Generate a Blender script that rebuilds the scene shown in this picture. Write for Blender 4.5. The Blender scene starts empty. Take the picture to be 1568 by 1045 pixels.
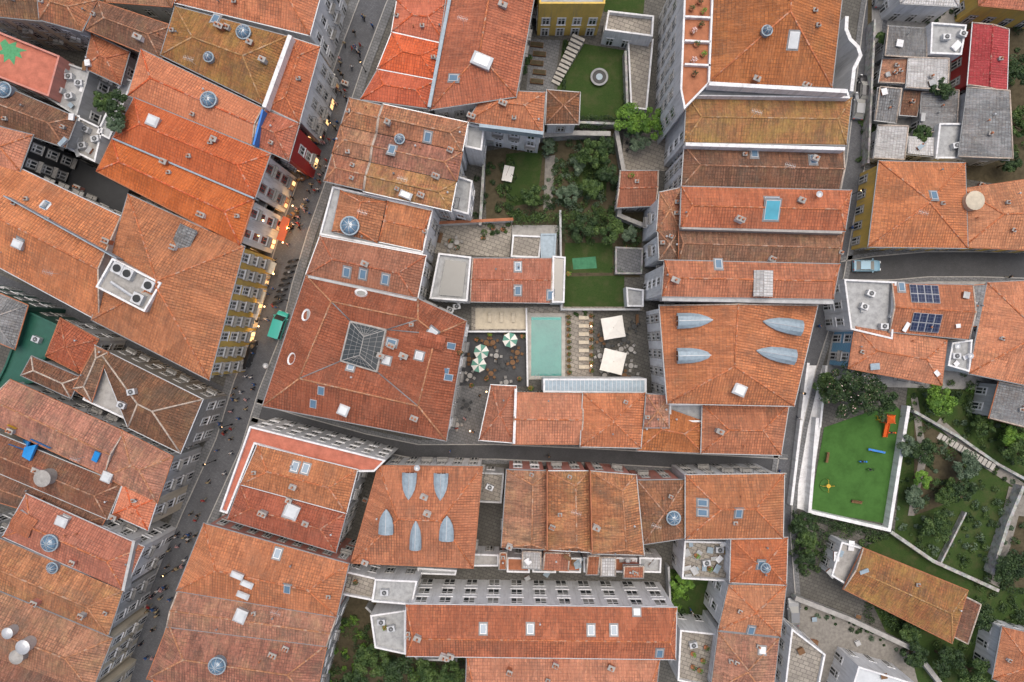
import bpy, math, random
import numpy as np
from mathutils import Vector, Matrix
from mathutils.bvhtree import BVHTree
random.seed(7); rng=np.random.default_rng(7)
H=105.0
def W(px,py,z=0.0):
    k=0.1*(H-z)/H
    return Vector(((px-784)*k,-(py-522.5)*k,z))
scene=bpy.context.scene
scene.view_settings.view_transform='Standard'
try: scene.view_settings.look='None'
except: pass
scene.view_settings.exposure=0
COL=scene.collection
# ------------------------------------------------------------------ nodes
class NT:
    def __init__(s,name,rough=0.8,spec=0.3,metal=0):
        s.m=bpy.data.materials.new(name); s.m.use_nodes=True
        s.nt=s.m.node_tree; s.b=s.nt.nodes['Principled BSDF']
        s.b.inputs['Roughness'].default_value=rough
        s.b.inputs['Specular IOR Level'].default_value=spec
        s.b.inputs['Metallic'].default_value=metal
        s.k={}
    def n(s,t,**kw):
        nd=s.nt.nodes.new('ShaderNode'+t)
        for k,v in kw.items(): setattr(nd,k,v)
        return nd
    def set(s,sock,v):
        if isinstance(v,bpy.types.NodeSocket): s.nt.links.new(v,sock)
        elif isinstance(v,(tuple,list)) and len(v)==3 and sock.type=='RGBA': sock.default_value=(*v,1)
        else: sock.default_value=v
    def pos(s):
        if 'pos' not in s.k: s.k['pos']=s.n('NewGeometry').outputs['Position']
        return s.k['pos']
    def uv(s):
        if 'uv' not in s.k: s.k['uv']=s.n('UVMap').outputs[0]
        return s.k['uv']
    def mapv(s,v,sc,rot=(0,0,0)):
        m=s.n('Mapping'); s.set(m.inputs[0],v); m.inputs['Scale'].default_value=sc; m.inputs['Rotation'].default_value=rot
        return m.outputs[0]
    def noise(s,v,scale,detail=4,rough=0.6):
        n=s.n('TexNoise'); s.set(n.inputs['Vector'],v); n.inputs['Scale'].default_value=scale
        n.inputs['Detail'].default_value=detail; n.inputs['Roughness'].default_value=rough
        return n.outputs[0]
    def ramp(s,v,a,b,lo=0.0,hi=1.0):
        m=s.n('MapRange'); s.set(m.inputs[0],v); m.inputs[1].default_value=a; m.inputs[2].default_value=b
        m.inputs[3].default_value=lo; m.inputs[4].default_value=hi
        return m.outputs[0]
    def mix(s,f,a,b,mode='MIX'):
        m=s.n('Mix',data_type='RGBA',blend_type=mode)
        s.set(m.inputs[0],f); s.set(m.inputs[6],a); s.set(m.inputs[7],b)
        return m.outputs[2]
    def math(s,op,a,b=0.0):
        m=s.n('Math',operation=op); s.set(m.inputs[0],a); s.set(m.inputs[1],b); return m.outputs[0]
    def hsv(s,c,h=0.5,sa=1.0,v=1.0):
        m=s.n('HueSaturation'); s.set(m.inputs['Color'],c); s.set(m.inputs['Hue'],h); s.set(m.inputs['Saturation'],sa); s.set(m.inputs['Value'],v)
        return m.outputs[0]
    def bump(s,h,st=0.5,d=0.03):
        b=s.n('Bump'); s.set(b.inputs['Height'],h); b.inputs['Strength'].default_value=st; b.inputs['Distance'].default_value=d
        s.nt.links.new(b.outputs[0],s.b.inputs['Normal'])
    def col(s,c): s.set(s.b.inputs['Base Color'],c); return s.m
def objrand(q): return q.n('ObjectInfo').outputs['Random']

def roofmat(name,c1,c2,dark,lich,la,da,ca=None,gr=0.0):
    q=NT(name,0.88,0.15)
    uv=q.uv()
    br=q.n('TexBrick'); q.set(br.inputs['Vector'],uv)
    br.offset=0.0; br.inputs['Scale'].default_value=1
    q.set(br.inputs['Color1'],tuple(min(1,x*1.12) for x in c1)); q.set(br.inputs['Color2'],tuple(x*0.88 for x in c2)); q.set(br.inputs['Mortar'],dark)
    br.inputs['Mortar Size'].default_value=0.045; br.inputs['Mortar Smooth'].default_value=0.7
    br.inputs['Brick Width'].default_value=0.36; br.inputs['Row Height'].default_value=0.45; br.inputs['Bias'].default_value=-0.05
    c=br.outputs[0]
    vo=q.n('TexVoronoi',distance='CHEBYCHEV'); q.set(vo.inputs['Vector'],q.mapv(uv,(0.42,0.3,1))); vo.inputs['Scale'].default_value=1
    sep=q.n('SeparateColor'); q.set(sep.inputs[0],vo.outputs['Color'])
    c=q.mix(q.ramp(sep.outputs[0],0.62,0.7,0,0.4),c,ca or tuple(min(1,x*1.2+0.02) for x in c1))
    c=q.mix(q.ramp(sep.outputs[1],0.78,0.84,0,0.35),c,tuple(x*0.6 for x in c2))
    n1=q.noise(q.pos(),0.16,3); c=q.mix(q.ramp(n1,0.35,0.65,0,0.6),c,c2)
    n2=q.noise(q.pos(),0.35,8,0.72); c=q.mix(q.ramp(n2,0.62-0.22*la,0.78-0.15*la,0,min(1,la*0.9)),c,lich)
    n6=q.noise(q.mapv(q.pos(),(1,1,1),(0.4,0.2,1.1)),0.28,8,0.78); c=q.mix(q.ramp(n6,0.48,0.66,0,gr),c,(0.15,0.105,0.08))
    n3=q.noise(q.mapv(uv,(1.6,0.2,1)),1.0,6,0.68); c=q.mix(q.ramp(n3,0.43,0.72,0,da),c,dark)
    n7=q.noise(q.mapv(uv,(2.2,0.3,1),(0,0,0.02)),1.3,4,0.6); c=q.mix(q.ramp(n7,0.56,0.74,0,0.45),c,tuple(min(1,x*1.25+0.04) for x in c1))
    n4=q.noise(q.pos(),2.6,6,0.8); c=q.mix(q.ramp(n4,0.48,0.74,0,min(1,da*1.25)),c,dark)
    n5=q.noise(q.pos(),5.0,3,0.7); c=q.mix(q.ramp(n5,0.58,0.74,0,0.45),c,(0.55,0.38,0.27))
    r=objrand(q)
    c=q.hsv(c,q.ramp(r,0,1,0.498,0.514),q.ramp(q.math('FRACT',q.math('MULTIPLY',r,7.3)),0,1,0.84,1.0),q.ramp(q.math('FRACT',q.math('MULTIPLY',r,13.7)),0,1,0.80,1.12))
    sx=q.n('SeparateXYZ'); q.set(sx.inputs[0],uv)
    w=q.math('SINE',q.math('MULTIPLY',sx.outputs[0],2*math.pi/0.36))
    st=q.math('FRACT',q.math('MULTIPLY',sx.outputs[1],1/0.45))
    h=q.math('ADD',w,q.math('MULTIPLY',st,0.8))
    h=q.math('ADD',h,q.math('MULTIPLY',n4,1.5))
    q.bump(h,0.7,0.05)
    return q.col(c)
RM={
'N':roofmat('roof_tile_new',(0.68,0.135,0.038),(0.58,0.115,0.04),(0.26,0.055,0.03),(0.62,0.21,0.07),0.2,0.28,None,0.1),
'O':roofmat('roof_tile_orange',(0.60,0.175,0.072),(0.47,0.135,0.062),(0.16,0.06,0.04),(0.52,0.25,0.10),0.35,0.5,None,0.4),
'W':roofmat('roof_tile_weathered',(0.52,0.185,0.092),(0.36,0.12,0.068),(0.10,0.052,0.038),(0.45,0.27,0.12),0.6,0.68,None,0.75),
'L':roofmat('roof_tile_lichen',(0.50,0.18,0.07),(0.36,0.13,0.06),(0.10,0.055,0.033),(0.42,0.25,0.075),0.95,0.68,None,0.55),
'B':roofmat('roof_tile_brown',(0.31,0.12,0.07),(0.20,0.085,0.052),(0.07,0.04,0.03),(0.34,0.22,0.10),0.5,0.68,(0.44,0.16,0.075),0.8),
'R':roofmat('roof_tile_red',(0.46,0.125,0.06),(0.37,0.10,0.05),(0.14,0.045,0.03),(0.46,0.2,0.1),0.25,0.5,None,0.35),
'C':roofmat('roof_crimson',(0.40,0.03,0.045),(0.32,0.03,0.04),(0.14,0.02,0.02),(0.4,0.06,0.06),0.1,0.2),
'G':roofmat('roof_fibre_grey',(0.30,0.32,0.33),(0.22,0.23,0.24),(0.08,0.08,0.08),(0.36,0.34,0.28),0.4,0.5,(0.4,0.4,0.4),0.5),
'V':roofmat('roof_sheet_white',(0.66,0.67,0.68),(0.56,0.56,0.56),(0.22,0.2,0.18),(0.5,0.42,0.33),0.3,0.4,(0.7,0.7,0.7),0.2),
}
def ridgemat(name,c):
    q=NT(name,0.85,0.2)
    n=q.noise(q.pos(),3,4,0.7); cc=q.mix(q.ramp(n,0.4,0.65),c,tuple(x*0.5 for x in c))
    n=q.noise(q.pos(),1.3,4,0.7); cc=q.mix(q.ramp(n,0.52,0.62,0,0.6),cc,(0.5,0.4,0.32))
    return q.col(cc)
RIDGE={'N':ridgemat('ridge_new',(0.66,0.15,0.06)),'O':ridgemat('ridge_orange',(0.58,0.2,0.09)),'W':ridgemat('ridge_weathered',(0.50,0.24,0.13)),
'L':ridgemat('ridge_lichen',(0.46,0.26,0.11)),'B':ridgemat('ridge_brown',(0.40,0.2,0.12)),'R':ridgemat('ridge_red',(0.48,0.16,0.085)),'C':ridgemat('ridge_crimson',(0.36,0.05,0.05)),'G':ridgemat('ridge_grey',(0.35,0.35,0.35)),'V':ridgemat('ridge_white',(0.6,0.6,0.6)),'X':ridgemat('ridge_pale_mortar',(0.55,0.47,0.4))}
def plain(name,c,rough=0.8,spec=0.3,metal=0,var=0.25,scale=1.2,bump=0.0,streak=False):
    q=NT(name,rough,spec,metal)
    n=q.noise(q.mapv(q.pos(),(1,1,0.25 if streak else 1)),scale,6,0.7)
    cc=q.mix(q.ramp(n,0.4,0.75,0,1),c,tuple(x*(1-var) for x in c))
    n2=q.noise(q.pos(),scale*6,4,0.7)
    cc=q.mix(q.ramp(n2,0.5,0.8,0,var),cc,tuple(x*0.5 for x in c))
    if streak:
        n3=q.noise(q.mapv(q.pos(),(1.8,1.8,0.15)),1.0,5,0.75); cc=q.mix(q.ramp(n3,0.5,0.72,0,0.5),cc,(0.22,0.21,0.19))
        n4=q.noise(q.pos(),0.25,4,0.6); cc=q.mix(q.ramp(n4,0.45,0.65,0,0.25),cc,tuple(x*0.6 for x in c))
    if bump: q.bump(n2,bump,0.02)
    return q.col(cc)
M={}
M['white']=plain('render_white',(0.78,0.79,0.80),var=0.22,streak=True)
M['cream']=plain('render_cream',(0.66,0.59,0.46),var=0.3,streak=True)
M['grey']=plain('render_grey',(0.48,0.49,0.49),var=0.35,streak=True)
M['granite']=plain('granite',(0.38,0.37,0.35),var=0.4,scale=2,bump=0.3)
M['yellow']=plain('render_yellow',(0.72,0.50,0.13),var=0.2,streak=True)
M['pink']=plain('render_pink',(0.58,0.25,0.20),var=0.3,streak=True)
M['green']=plain('tile_dark_green',(0.02,0.10,0.07),0.35,0.5,var=0.3)
M['black']=plain('cladding_black',(0.025,0.027,0.03),0.5,0.4,var=0.3)
M['red']=plain('paint_red',(0.42,0.03,0.03),0.5,0.4,var=0.2)
M['zinc']=plain('zinc_sheet',(0.28,0.36,0.42),0.5,0.5,0.1,var=0.35,scale=2)
M['zincd']=plain('zinc_gutter',(0.24,0.25,0.26),0.55,0.5,0.2,var=0.3)
M['concrete']=plain('concrete',(0.38,0.37,0.35),var=0.45,scale=1.0,bump=0.2)
M['deck']=plain('deck_sandstone',(0.56,0.50,0.39),var=0.25,scale=1.5)
M['steel']=plain('steel_light',(0.54,0.56,0.58),0.4,0.5,0.3,var=0.25)
M['iron']=plain('iron_dark',(0.03,0.033,0.035),0.5,0.4,0.3,var=0.2)
M['wood']=plain('wood_brown',(0.20,0.11,0.055),0.7,0.2,var=0.4,scale=3)
M['dirt']=plain('soil',(0.095,0.08,0.05),0.95,0.1,var=0.5,scale=1.5,bump=0.5)
M['path']=plain('gravel_path',(0.26,0.245,0.22),0.95,0.1,var=0.45,scale=2,bump=0.5)
M['turf']=plain('artificial_turf',(0.06,0.145,0.035),0.95,0.1,var=0.35,scale=0.5)
M['tarp']=plain('tarp_blue',(0.02,0.25,0.62),0.4,0.5,var=0.2)
M['cloth']=plain('canvas_white',(0.78,0.76,0.70),0.9,0.1,var=0.15,scale=1)
M['clothg']=plain('canvas_green',(0.14,0.32,0.25),0.9,0.1,var=0.12)
M['orange']=plain('paint_orange',(0.7,0.12,0.02),0.45,0.4,var=0.15)
M['yellowp']=plain('paint_yellow',(0.6,0.38,0.03),0.45,0.4,var=0.15)
M['bluep']=plain('paint_blue',(0.03,0.2,0.6),0.45,0.4,var=0.15)
M['turq']=plain('paint_turquoise',(0.05,0.4,0.36),0.4,0.5,var=0.1)
M['gmat']=plain('green_matting',(0.07,0.22,0.12),0.9,0.1,var=0.35)
M['pinkroof']=plain('waterproof_coating_pink',(0.52,0.18,0.12),0.8,0.2,var=0.45,scale=0.8)
M['dragon']=plain('mural_green',(0.10,0.34,0.16),0.8,0.2,var=0.4,scale=3)
M['terra']=plain('terracotta_floor',(0.42,0.17,0.09),0.8,0.2,var=0.4)
M['terraceg']=plain('terrace_grey',(0.40,0.41,0.41),0.8,0.3,var=0.45,scale=1.3)
M['bark']=plain('bark',(0.12,0.09,0.06),0.95,0.1,var=0.5,scale=5,bump=0.6)
M['rubber']=plain('rubber',(0.02,0.02,0.02),0.8,0.2)
M['stair']=plain('stone_step',(0.45,0.43,0.39),0.85,0.2,var=0.35)
def stonewall():
    q=NT('stone_masonry',0.9,0.2)
    v=q.n('TexVoronoi'); q.set(v.inputs['Vector'],q.pos()); v.inputs['Scale'].default_value=2.2
    hs=q.hsv(q.mix(0.82,v.outputs['Color'],(0.34,0.33,0.29)),0.5,0.35,1)
    n=q.noise(q.pos(),1.2,6,0.7); c=q.mix(q.ramp(n,0.45,0.7,0,0.8),hs,(0.10,0.115,0.075))
    q.bump(v.outputs[0],0.6,0.05); return q.col(c)
M['masonry']=stonewall()
def glass():
    q=NT('window_glass',0.08,0.6)
    r=q.n('NewGeometry').outputs['Random Per Island']
    c=q.mix(q.ramp(r,0.6,0.95),(0.025,0.032,0.038),(0.3,0.3,0.28)); return q.col(c)
M['glass']=glass()
def shopglass():
    q=NT('lit_shop_glass',0.2,0.5); r=q.n('NewGeometry').outputs['Random Per Island']
    q.set(q.b.inputs['Emission Color'],(1,0.55,0.22)); q.set(q.b.inputs['Emission Strength'],q.ramp(r,0.4,1,0,3.0)); return q.col((0.06,0.05,0.04))
M['shopglass']=shopglass()
def skyglass(name,c):
    q=NT(name,0.1,0.8); n=q.noise(q.pos(),0.8,3); return q.col(q.mix(n,c,tuple(x*0.6 for x in c)))
M['skyglass']=skyglass('skylight_glass',(0.14,0.24,0.34)); M['cyanglass']=skyglass('skylight_glass_cyan',(0.10,0.44,0.58))
M['dkglass']=skyglass('atrium_glass',(0.06,0.07,0.07))
M['opal']=skyglass('opal_acrylic',(0.70,0.74,0.76))
M['sash']=plain('window_sash_white',(0.72,0.72,0.70),0.5,0.4,var=0.1)
M['sashr']=plain('window_sash_red',(0.34,0.04,0.035),0.5,0.4,var=0.1)
def cobble(name,c,c2,sc,mort):
    q=NT(name,0.75,0.35)
    br=q.n('TexBrick'); q.set(br.inputs['Vector'],q.mapv(q.pos(),(1,1,1),(0,0,0.35)))
    br.inputs['Scale'].default_value=sc; q.set(br.inputs['Color1'],c); q.set(br.inputs['Color2'],c2); q.set(br.inputs['Mortar'],mort)
    br.inputs['Mortar Size'].default_value=0.03; br.inputs['Brick Width'].default_value=0.6; br.inputs['Row Height'].default_value=0.4
    n=q.noise(q.pos(),0.35,5,0.7); cc=q.mix(q.ramp(n,0.4,0.7,0,0.65),br.outputs[0],tuple(x*0.45 for x in c))
    n2=q.noise(q.pos(),1.6,5,0.75); cc=q.mix(q.ramp(n2,0.55,0.75,0,0.5),cc,tuple(x*1.4 for x in c2))
    n3=q.noise(q.pos(),4,4,0.8); cc=q.mix(q.ramp(n3,0.58,0.75,0,0.5),cc,tuple(x*0.35 for x in c))
    q.bump(br.outputs[1],0.3,-0.01); return q.col(cc)
M['cobble']=cobble('granite_setts',(0.125,0.13,0.14),(0.09,0.095,0.105),2.2,(0.05,0.05,0.055))
M['road']=cobble('dark_setts',(0.085,0.088,0.093),(0.068,0.07,0.075),3.0,(0.035,0.035,0.035))
M['pave']=cobble('paving_slabs_grey',(0.19,0.195,0.20),(0.145,0.15,0.155),0.9,(0.08,0.08,0.08))
M['patio']=cobble('patio_slabs',(0.36,0.33,0.28),(0.26,0.235,0.205),0.7,(0.13,0.12,0.1))
M['earth']=cobble('courtyard_ground',(0.13,0.125,0.11),(0.10,0.095,0.085),0.8,(0.05,0.05,0.045))
def grass():
    q=NT('lawn_grass',0.95,0.1)
    n=q.noise(q.pos(),9,6,0.8); c=q.mix(q.ramp(n,0.35,0.7),(0.025,0.052,0.015),(0.06,0.095,0.027))
    n=q.noise(q.pos(),0.5,5,0.7); c=q.mix(q.ramp(n,0.48,0.7,0,0.7),c,(0.085,0.085,0.04))
    q.bump(q.noise(q.pos(),20,4,0.8),0.8,0.05); return q.col(c)
M['grass']=grass()
def leafmat(name,c1,c2,c3):
    q=NT(name,0.6,0.3)
    r=q.n('NewGeometry').outputs['Random Per Island']
    c=q.mix(r,c1,c2); n=q.noise(q.pos(),0.9,3); c=q.mix(q.ramp(n,0.4,0.62),c,c3)
    return q.col(c)
M['leaf']=leafmat('foliage_mid',(0.05,0.095,0.025),(0.11,0.17,0.045),(0.035,0.07,0.022))
M['leafd']=leafmat('foliage_dark',(0.028,0.058,0.02),(0.065,0.11,0.035),(0.022,0.045,0.018))
M['leafb']=leafmat('foliage_bright',(0.12,0.24,0.03),(0.19,0.33,0.05),(0.08,0.17,0.03))
M['leafs']=leafmat('foliage_sage',(0.10,0.15,0.095),(0.15,0.20,0.13),(0.06,0.10,0.055))
M['flower']=leafmat('blossom',(0.7,0.65,0.5),(0.75,0.3,0.3),(0.7,0.6,0.6))
def water():
    q=NT('pool_water',0.06,0.5)
    br=q.n('TexBrick'); q.set(br.inputs['Vector'],q.pos()); br.inputs['Scale'].default_value=2.5
    br.offset=0; br.inputs['Brick Width'].default_value=.5; br.inputs['Row Height'].default_value=.5
    br.inputs['Mortar Size'].default_value=.02
    q.set(br.inputs['Color1'],(0.035,0.20,0.18)); q.set(br.inputs['Color2'],(0.028,0.17,0.16)); q.set(br.inputs['Mortar'],(0.07,0.25,0.23))
    n=q.noise(q.pos(),0.35,4); c=q.mix(q.ramp(n,0.35,0.65,0,0.8),br.outputs[0],(0.05,0.25,0.215))
    q.bump(q.noise(q.pos(),2.5,3),0.15,0.05); return q.col(c)
M['water']=water()
def pvm():
    q=NT('solar_cells',0.15,0.6)
    br=q.n('TexBrick'); q.set(br.inputs['Vector'],q.uv()); br.offset=0; br.inputs['Scale'].default_value=1
    br.inputs['Brick Width'].default_value=.5; br.inputs['Row Height'].default_value=.5; br.inputs['Mortar Size'].default_value=.02
    q.set(br.inputs['Color1'],(0.01,0.018,0.05)); q.set(br.inputs['Color2'],(0.012,0.02,0.06)); q.set(br.inputs['Mortar'],(0.12,0.14,0.2))
    return q.col(br.outputs[0])
M['pv']=pvm()
def azul():
    q=NT('azulejo_facade',0.35,0.5)
    v=q.n('TexChecker'); q.set(v.inputs[0],q.pos()); v.inputs['Scale'].default_value=4
    q.set(v.inputs[1],(0.12,0.35,0.58)); q.set(v.inputs[2],(0.25,0.5,0.68)); return q.col(v.outputs[0])
M['azulejo']=azul()
# ------------------------------------------------------------------ mesh builder
class MB:
    def __init__(s): s.v=[]; s.f=[]; s.m=[]; s.uv={}
    def add(s,vs,fs,mi=0):
        o=len(s.v); s.v+= [tuple(x) for x in vs]
        for f in fs: s.f.append([o+i for i in f]); s.m.append(mi)
    def frame(s,c,X,Y,Z,hx,hy,hz,mi=0):
        c=Vector(c); vs=[]
        for sz in (-1,1):
            for sx,sy in ((-1,-1),(1,-1),(1,1),(-1,1)): vs.append(c+X*hx*sx+Y*hy*sy+Z*hz*sz)
        s.add(vs,[(3,2,1,0),(4,5,6,7),(0,1,5,4),(1,2,6,5),(2,3,7,6),(3,0,4,7)],mi)
    def box(s,c,h,ang=0,mi=0):
        X=Vector((math.cos(ang),math.sin(ang),0)); Y=Vector((-math.sin(ang),math.cos(ang),0)); s.frame(c,X,Y,Vector((0,0,1)),h[0],h[1],h[2],mi)
    def tube(s,a,b,r0,r1=None,n=8,mi=0,cap=True):
        a=Vector(a); b=Vector(b); r1=r0 if r1 is None else r1
        d=(b-a).normalized(); u=d.orthogonal().normalized(); w=d.cross(u)
        vs=[];fs=[]
        for p,r in ((a,r0),(b,r1)):
            for i in range(n):
                t=2*math.pi*i/n; vs.append(p+(u*math.cos(t)+w*math.sin(t))*r)
        for i in range(n): fs.append((i,(i+1)%n,n+(i+1)%n,n+i))
        if cap: fs+= [tuple(range(n-1,-1,-1)),tuple(range(n,2*n))]
        s.add(vs,fs,mi)
    def revolve(s,c,prof,n=16,mi=0,capb=False):
        c=Vector(c); vs=[];fs=[]
        for r,z in prof:
            for i in range(n):
                t=2*math.pi*i/n; vs.append(c+Vector((r*math.cos(t),r*math.sin(t),z)))
        for j in range(len(prof)-1):
            for i in range(n): fs.append((j*n+i,j*n+(i+1)%n,(j+1)*n+(i+1)%n,(j+1)*n+i))
        fs.append(tuple((len(prof)-1)*n+i for i in range(n)))
        s.add(vs,fs,mi)
    def obj(s,name,mats,parent=None,smooth=False,uv=False):
        me=bpy.data.meshes.new(name); me.from_pydata(s.v,[],s.f)
        for m in mats: me.materials.append(m)
        me.polygons.foreach_set('material_index',s.m)
        if smooth: me.polygons.foreach_set('use_smooth',[True]*len(s.f))
        if uv:
            ul=me.uv_layers.new(name='UVMap')
            for p in me.polygons:
                n=p.normal; h=Vector((n.x,n.y,0))
                d=Vector((0,1,0)) if h.length<1e-3 else h.normalized()
                U=Vector((-d.y,d.x,0)); Vv=U.cross(n).normalized() if n.length>0 else d
                for li in p.loop_indices:
                    co=me.vertices[me.loops[li].vertex_index].co
                    ul.data[li].uv=(co.dot(U),co.dot(Vv))
        me.update()
        o=bpy.data.objects.new(name,me); COL.objects.link(o)
        if parent:
            o.parent=parent; o.matrix_parent_inverse=Matrix.Translation(-parent.location)
        return o
def empty(name,loc=(0,0,0)):
    e=bpy.data.objects.new(name,None); e.location=loc; e.empty_display_size=0.5; COL.objects.link(e); return e
def inset(poly,d):
    n=len(poly); area=sum(poly[i].x*poly[(i+1)%n].y-poly[(i+1)%n].x*poly[i].y for i in range(n))
    sg=1 if area>0 else -1; out=[]
    for i in range(n):
        a=poly[i-1];b=poly[i];c=poly[(i+1)%n]
        e1=(b-a).to_2d().normalized(); e2=(c-b).to_2d().normalized()
        n1=Vector((-e1.y,e1.x))*sg; n2=Vector((-e2.y,e2.x))*sg
        m=(n1+n2); m=m/max(0.3,m.dot(n1)); out.append(Vector((b.x+m.x*d,b.y+m.y*d,b.z)))
    return out
def inpoly(x,y,P):
    c=False; n=len(P)
    for i in range(n):
        a=P[i];b=P[i-1]
        if (a.y>y)!=(b.y>y) and x<(b.x-a.x)*(y-a.y)/(b.y-a.y)+a.x: c=not c
    return c
def ribbon(mb,pts,w,z0,z1,mi=0,closed=False):
    n=len(pts); L=[];R=[]
    for i in range(n):
        b=pts[i]
        a=pts[i-1] if (i>0 or closed) else None; c=pts[(i+1)%n] if (i<n-1 or closed) else None
        e1=(b-a).to_2d().normalized() if a is not None else (c-b).to_2d().normalized()
        e2=(c-b).to_2d().normalized() if c is not None else e1
        n1=Vector((-e1.y,e1.x)); n2=Vector((-e2.y,e2.x)); m=n1+n2; m=m/max(0.35,m.dot(n1))
        L.append(Vector((b.x+m.x*w/2,b.y+m.y*w/2,0))); R.append(Vector((b.x-m.x*w/2,b.y-m.y*w/2,0)))
    segs=n if closed else n-1
    vs=[]
    for i in range(n):
        for p,z in ((L[i],z0),(R[i],z0),(R[i],z1),(L[i],z1)): vs.append((p.x,p.y,z))
    fs=[]
    for i in range(segs):
        j=(i+1)%n
        for k in range(4): fs.append((i*4+k,i*4+(k+1)%4,j*4+(k+1)%4,j*4+k))
    if not closed: fs+= [(3,2,1,0),((n-1)*4,(n-1)*4+1,(n-1)*4+2,(n-1)*4+3)]
    mb.add(vs,fs,mi)
BLD=[]; TOPV=[]; TOPF=[]
def addtop(vs,fs):
    o=len(TOPV); TOPV.extend([tuple(v) for v in vs]); TOPF.extend([[o+i for i in f] for f in fs])
JOBS=[]
VENTS=[]
def build(name,V,F,outline,z,roof,wall,win='sash',bal=0.3,gab=(),ov=0.35,rid=None,gut=None,shop=False,flh=3.1,wsp=2.1,wh=0.5):
    P=[V[i].copy() for i in outline]; c=sum(P,Vector())/len(P); c.z=0
    e=empty(name,c)
    mb=MB(); mb.add(V,F,0)
    if gab: mb.add(V,gab,1)
    n=len(P); th=0.18
    mb.add(P+[p-Vector((0,0,th)) for p in P],[(i,(i+1)%n,n+(i+1)%n,n+i) for i in range(n)]+[tuple(range(n,2*n))],2)
    fas=random.choice(['white','zincd','zincd','grey'])
    mb.obj('roof',[RM[roof],M[wall],M[fas]],e,uv=True)
    addtop(V,F)
    ed={}
    for fi,f in enumerate(F):
        for i in range(len(f)):
            k=tuple(sorted((f[i],f[(i+1)%len(f)]))); ed.setdefault(k,[]).append(fi)
    nr=[]
    for f in F:
        a,b,cc=V[f[0]],V[f[1]],V[f[2]]; nn=(b-a).cross(cc-a).normalized(); nn=nn if nn.z>0 else -nn; nr.append((nn,sum((V[i] for i in f),Vector())/len(f)))
    rb=MB(); any_=False
    for k,fl in ed.items():
        a,b=V[k[0]],V[k[1]]
        if (a-b).length<0.3: continue
        if len(fl)==2:
            n1,c1=nr[fl[0]]; n2,c2=nr[fl[1]]
            convex=n1.dot(c2-c1)<0
            if n1.dot(n2)>0.999: continue
            if convex: rb.tube(a,b,0.12,n=6,mi=0)
            else: rb.tube(a+Vector((0,0,.02)),b+Vector((0,0,.02)),0.10,n=4,mi=1)
            any_=True
        elif len(fl)==1 and max(a.z,b.z)>z+0.3:
            rb.tube(a,b,0.11,n=6,mi=2); any_=True
    if any_: rb.obj('ridge_tiles',[RIDGE[rid or roof],M['zincd'],RIDGE['X']],e,smooth=True)
    g=MB(); ribbon(g,inset([Vector((p.x,p.y,0)) for p in P],-0.07),0.12,z-0.16,z-0.04,0,True)
    g.obj('gutter',[M[gut or random.choice(['zincd','zincd','steel','grey','terra'])]],e)
    Wl=inset(P,ov); wz=z-0.1
    w=MB()
    w.add([(p.x,p.y,0) for p in Wl]+[(p.x,p.y,wz) for p in Wl],[(i,(i+1)%n,n+(i+1)%n,n+i) for i in range(n)],0)
    w.obj('walls',[M[wall]],e)
    BLD.append((Wl,z)); VENTS.append((V,F))
    JOBS.append((e,Wl,z,win,bal,shop,flh,wsp,wall,wh))
    return e
def T(pts,z,wall='white',roof='O',ax=0,h=(1,1),s=0.40,m=0.5,name='townhouse',**kw):
    a,b,c,d=[W(x,y,z) for x,y in pts]
    if ax==1: a,b,c,d=d,a,b,c
    A=a.lerp(d,m); B=b.lerp(c,m); L=(B-A).length; hw=((a-d).length+(b-c).length)/4
    up=Vector((0,0,hw*s)); dr=(B-A).normalized()
    i0=min(h[0]*hw,L*0.49); i1=min(h[1]*hw,L*0.49)
    R0=A+dr*i0+up; R1=B-dr*i1+up
    V=[a,b,c,d,R0,R1]; F=[(0,1,5,4)[::-1],(2,3,4,5)[::-1]]; G=[]
    (F if h[0]>0 else G).append((3,0,4)[::-1]); (F if h[1]>0 else G).append((1,2,5)[::-1])
    return build(name,V,F,[0,1,2,3],z,roof,wall,gab=G,**kw)
def SH(pts,z,zs,wall='white',roof='O',name='townhouse',**kw):
    V=[W(x,y,z) for x,y in pts]; V=[v+Vector((0,0,e)) for v,e in zip(V,zs)]
    return build(name,V,[(3,2,1,0)],[0,1,2,3],z,roof,wall,**kw)
def FL(pts,z,wall='white',top='terraceg',par=0.6,name='flat_roof_house',pw=0.25,win='sash',bal=0,shop=False):
    P=[W(x,y,z) for x,y in pts]; n=len(P); c=sum(P,Vector())/n; c.z=0
    e=empty(name,c); w=MB()
    w.add([(p.x,p.y,0) for p in P]+[(p.x,p.y,z) for p in P],[(i,(i+1)%n,n+(i+1)%n,n+i) for i in range(n)],0)
    w.obj('walls',[M[wall]],e)
    t=MB(); t.add(P,[tuple(range(n))[::-1]],0); t.obj('roof_terrace',[M[top]],e); addtop(P,[tuple(range(n))])
    if par>0:
        r=MB(); ribbon(r,inset(P,pw/2-0.004),pw,z-0.3,z+par,0,True); r.obj('parapet',[M[wall]],e)
    BLD.append((P,z)); JOBS.append((e,P,z,win,bal,shop,3.1,2.1,wall,.5)); return e
SI=[0]
def sheet(name,pts,z,mat,zpx=None):
    if zpx is None: SI[0]+=1; z=0.025+0.003*SI[0]
    P=[W(x,y,zpx if zpx is not None else z) for x,y in pts]; mb=MB(); mb.add([(p.x,p.y,z) for p in P],[tuple(range(len(P)))[::-1]]); o=mb.obj(name,[M[mat]])
    if o.data.polygons[0].normal.z<0: o.data.flip_normals()
    addtop([(p.x,p.y,z) for p in P],[tuple(range(len(P)))])
    return o
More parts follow.
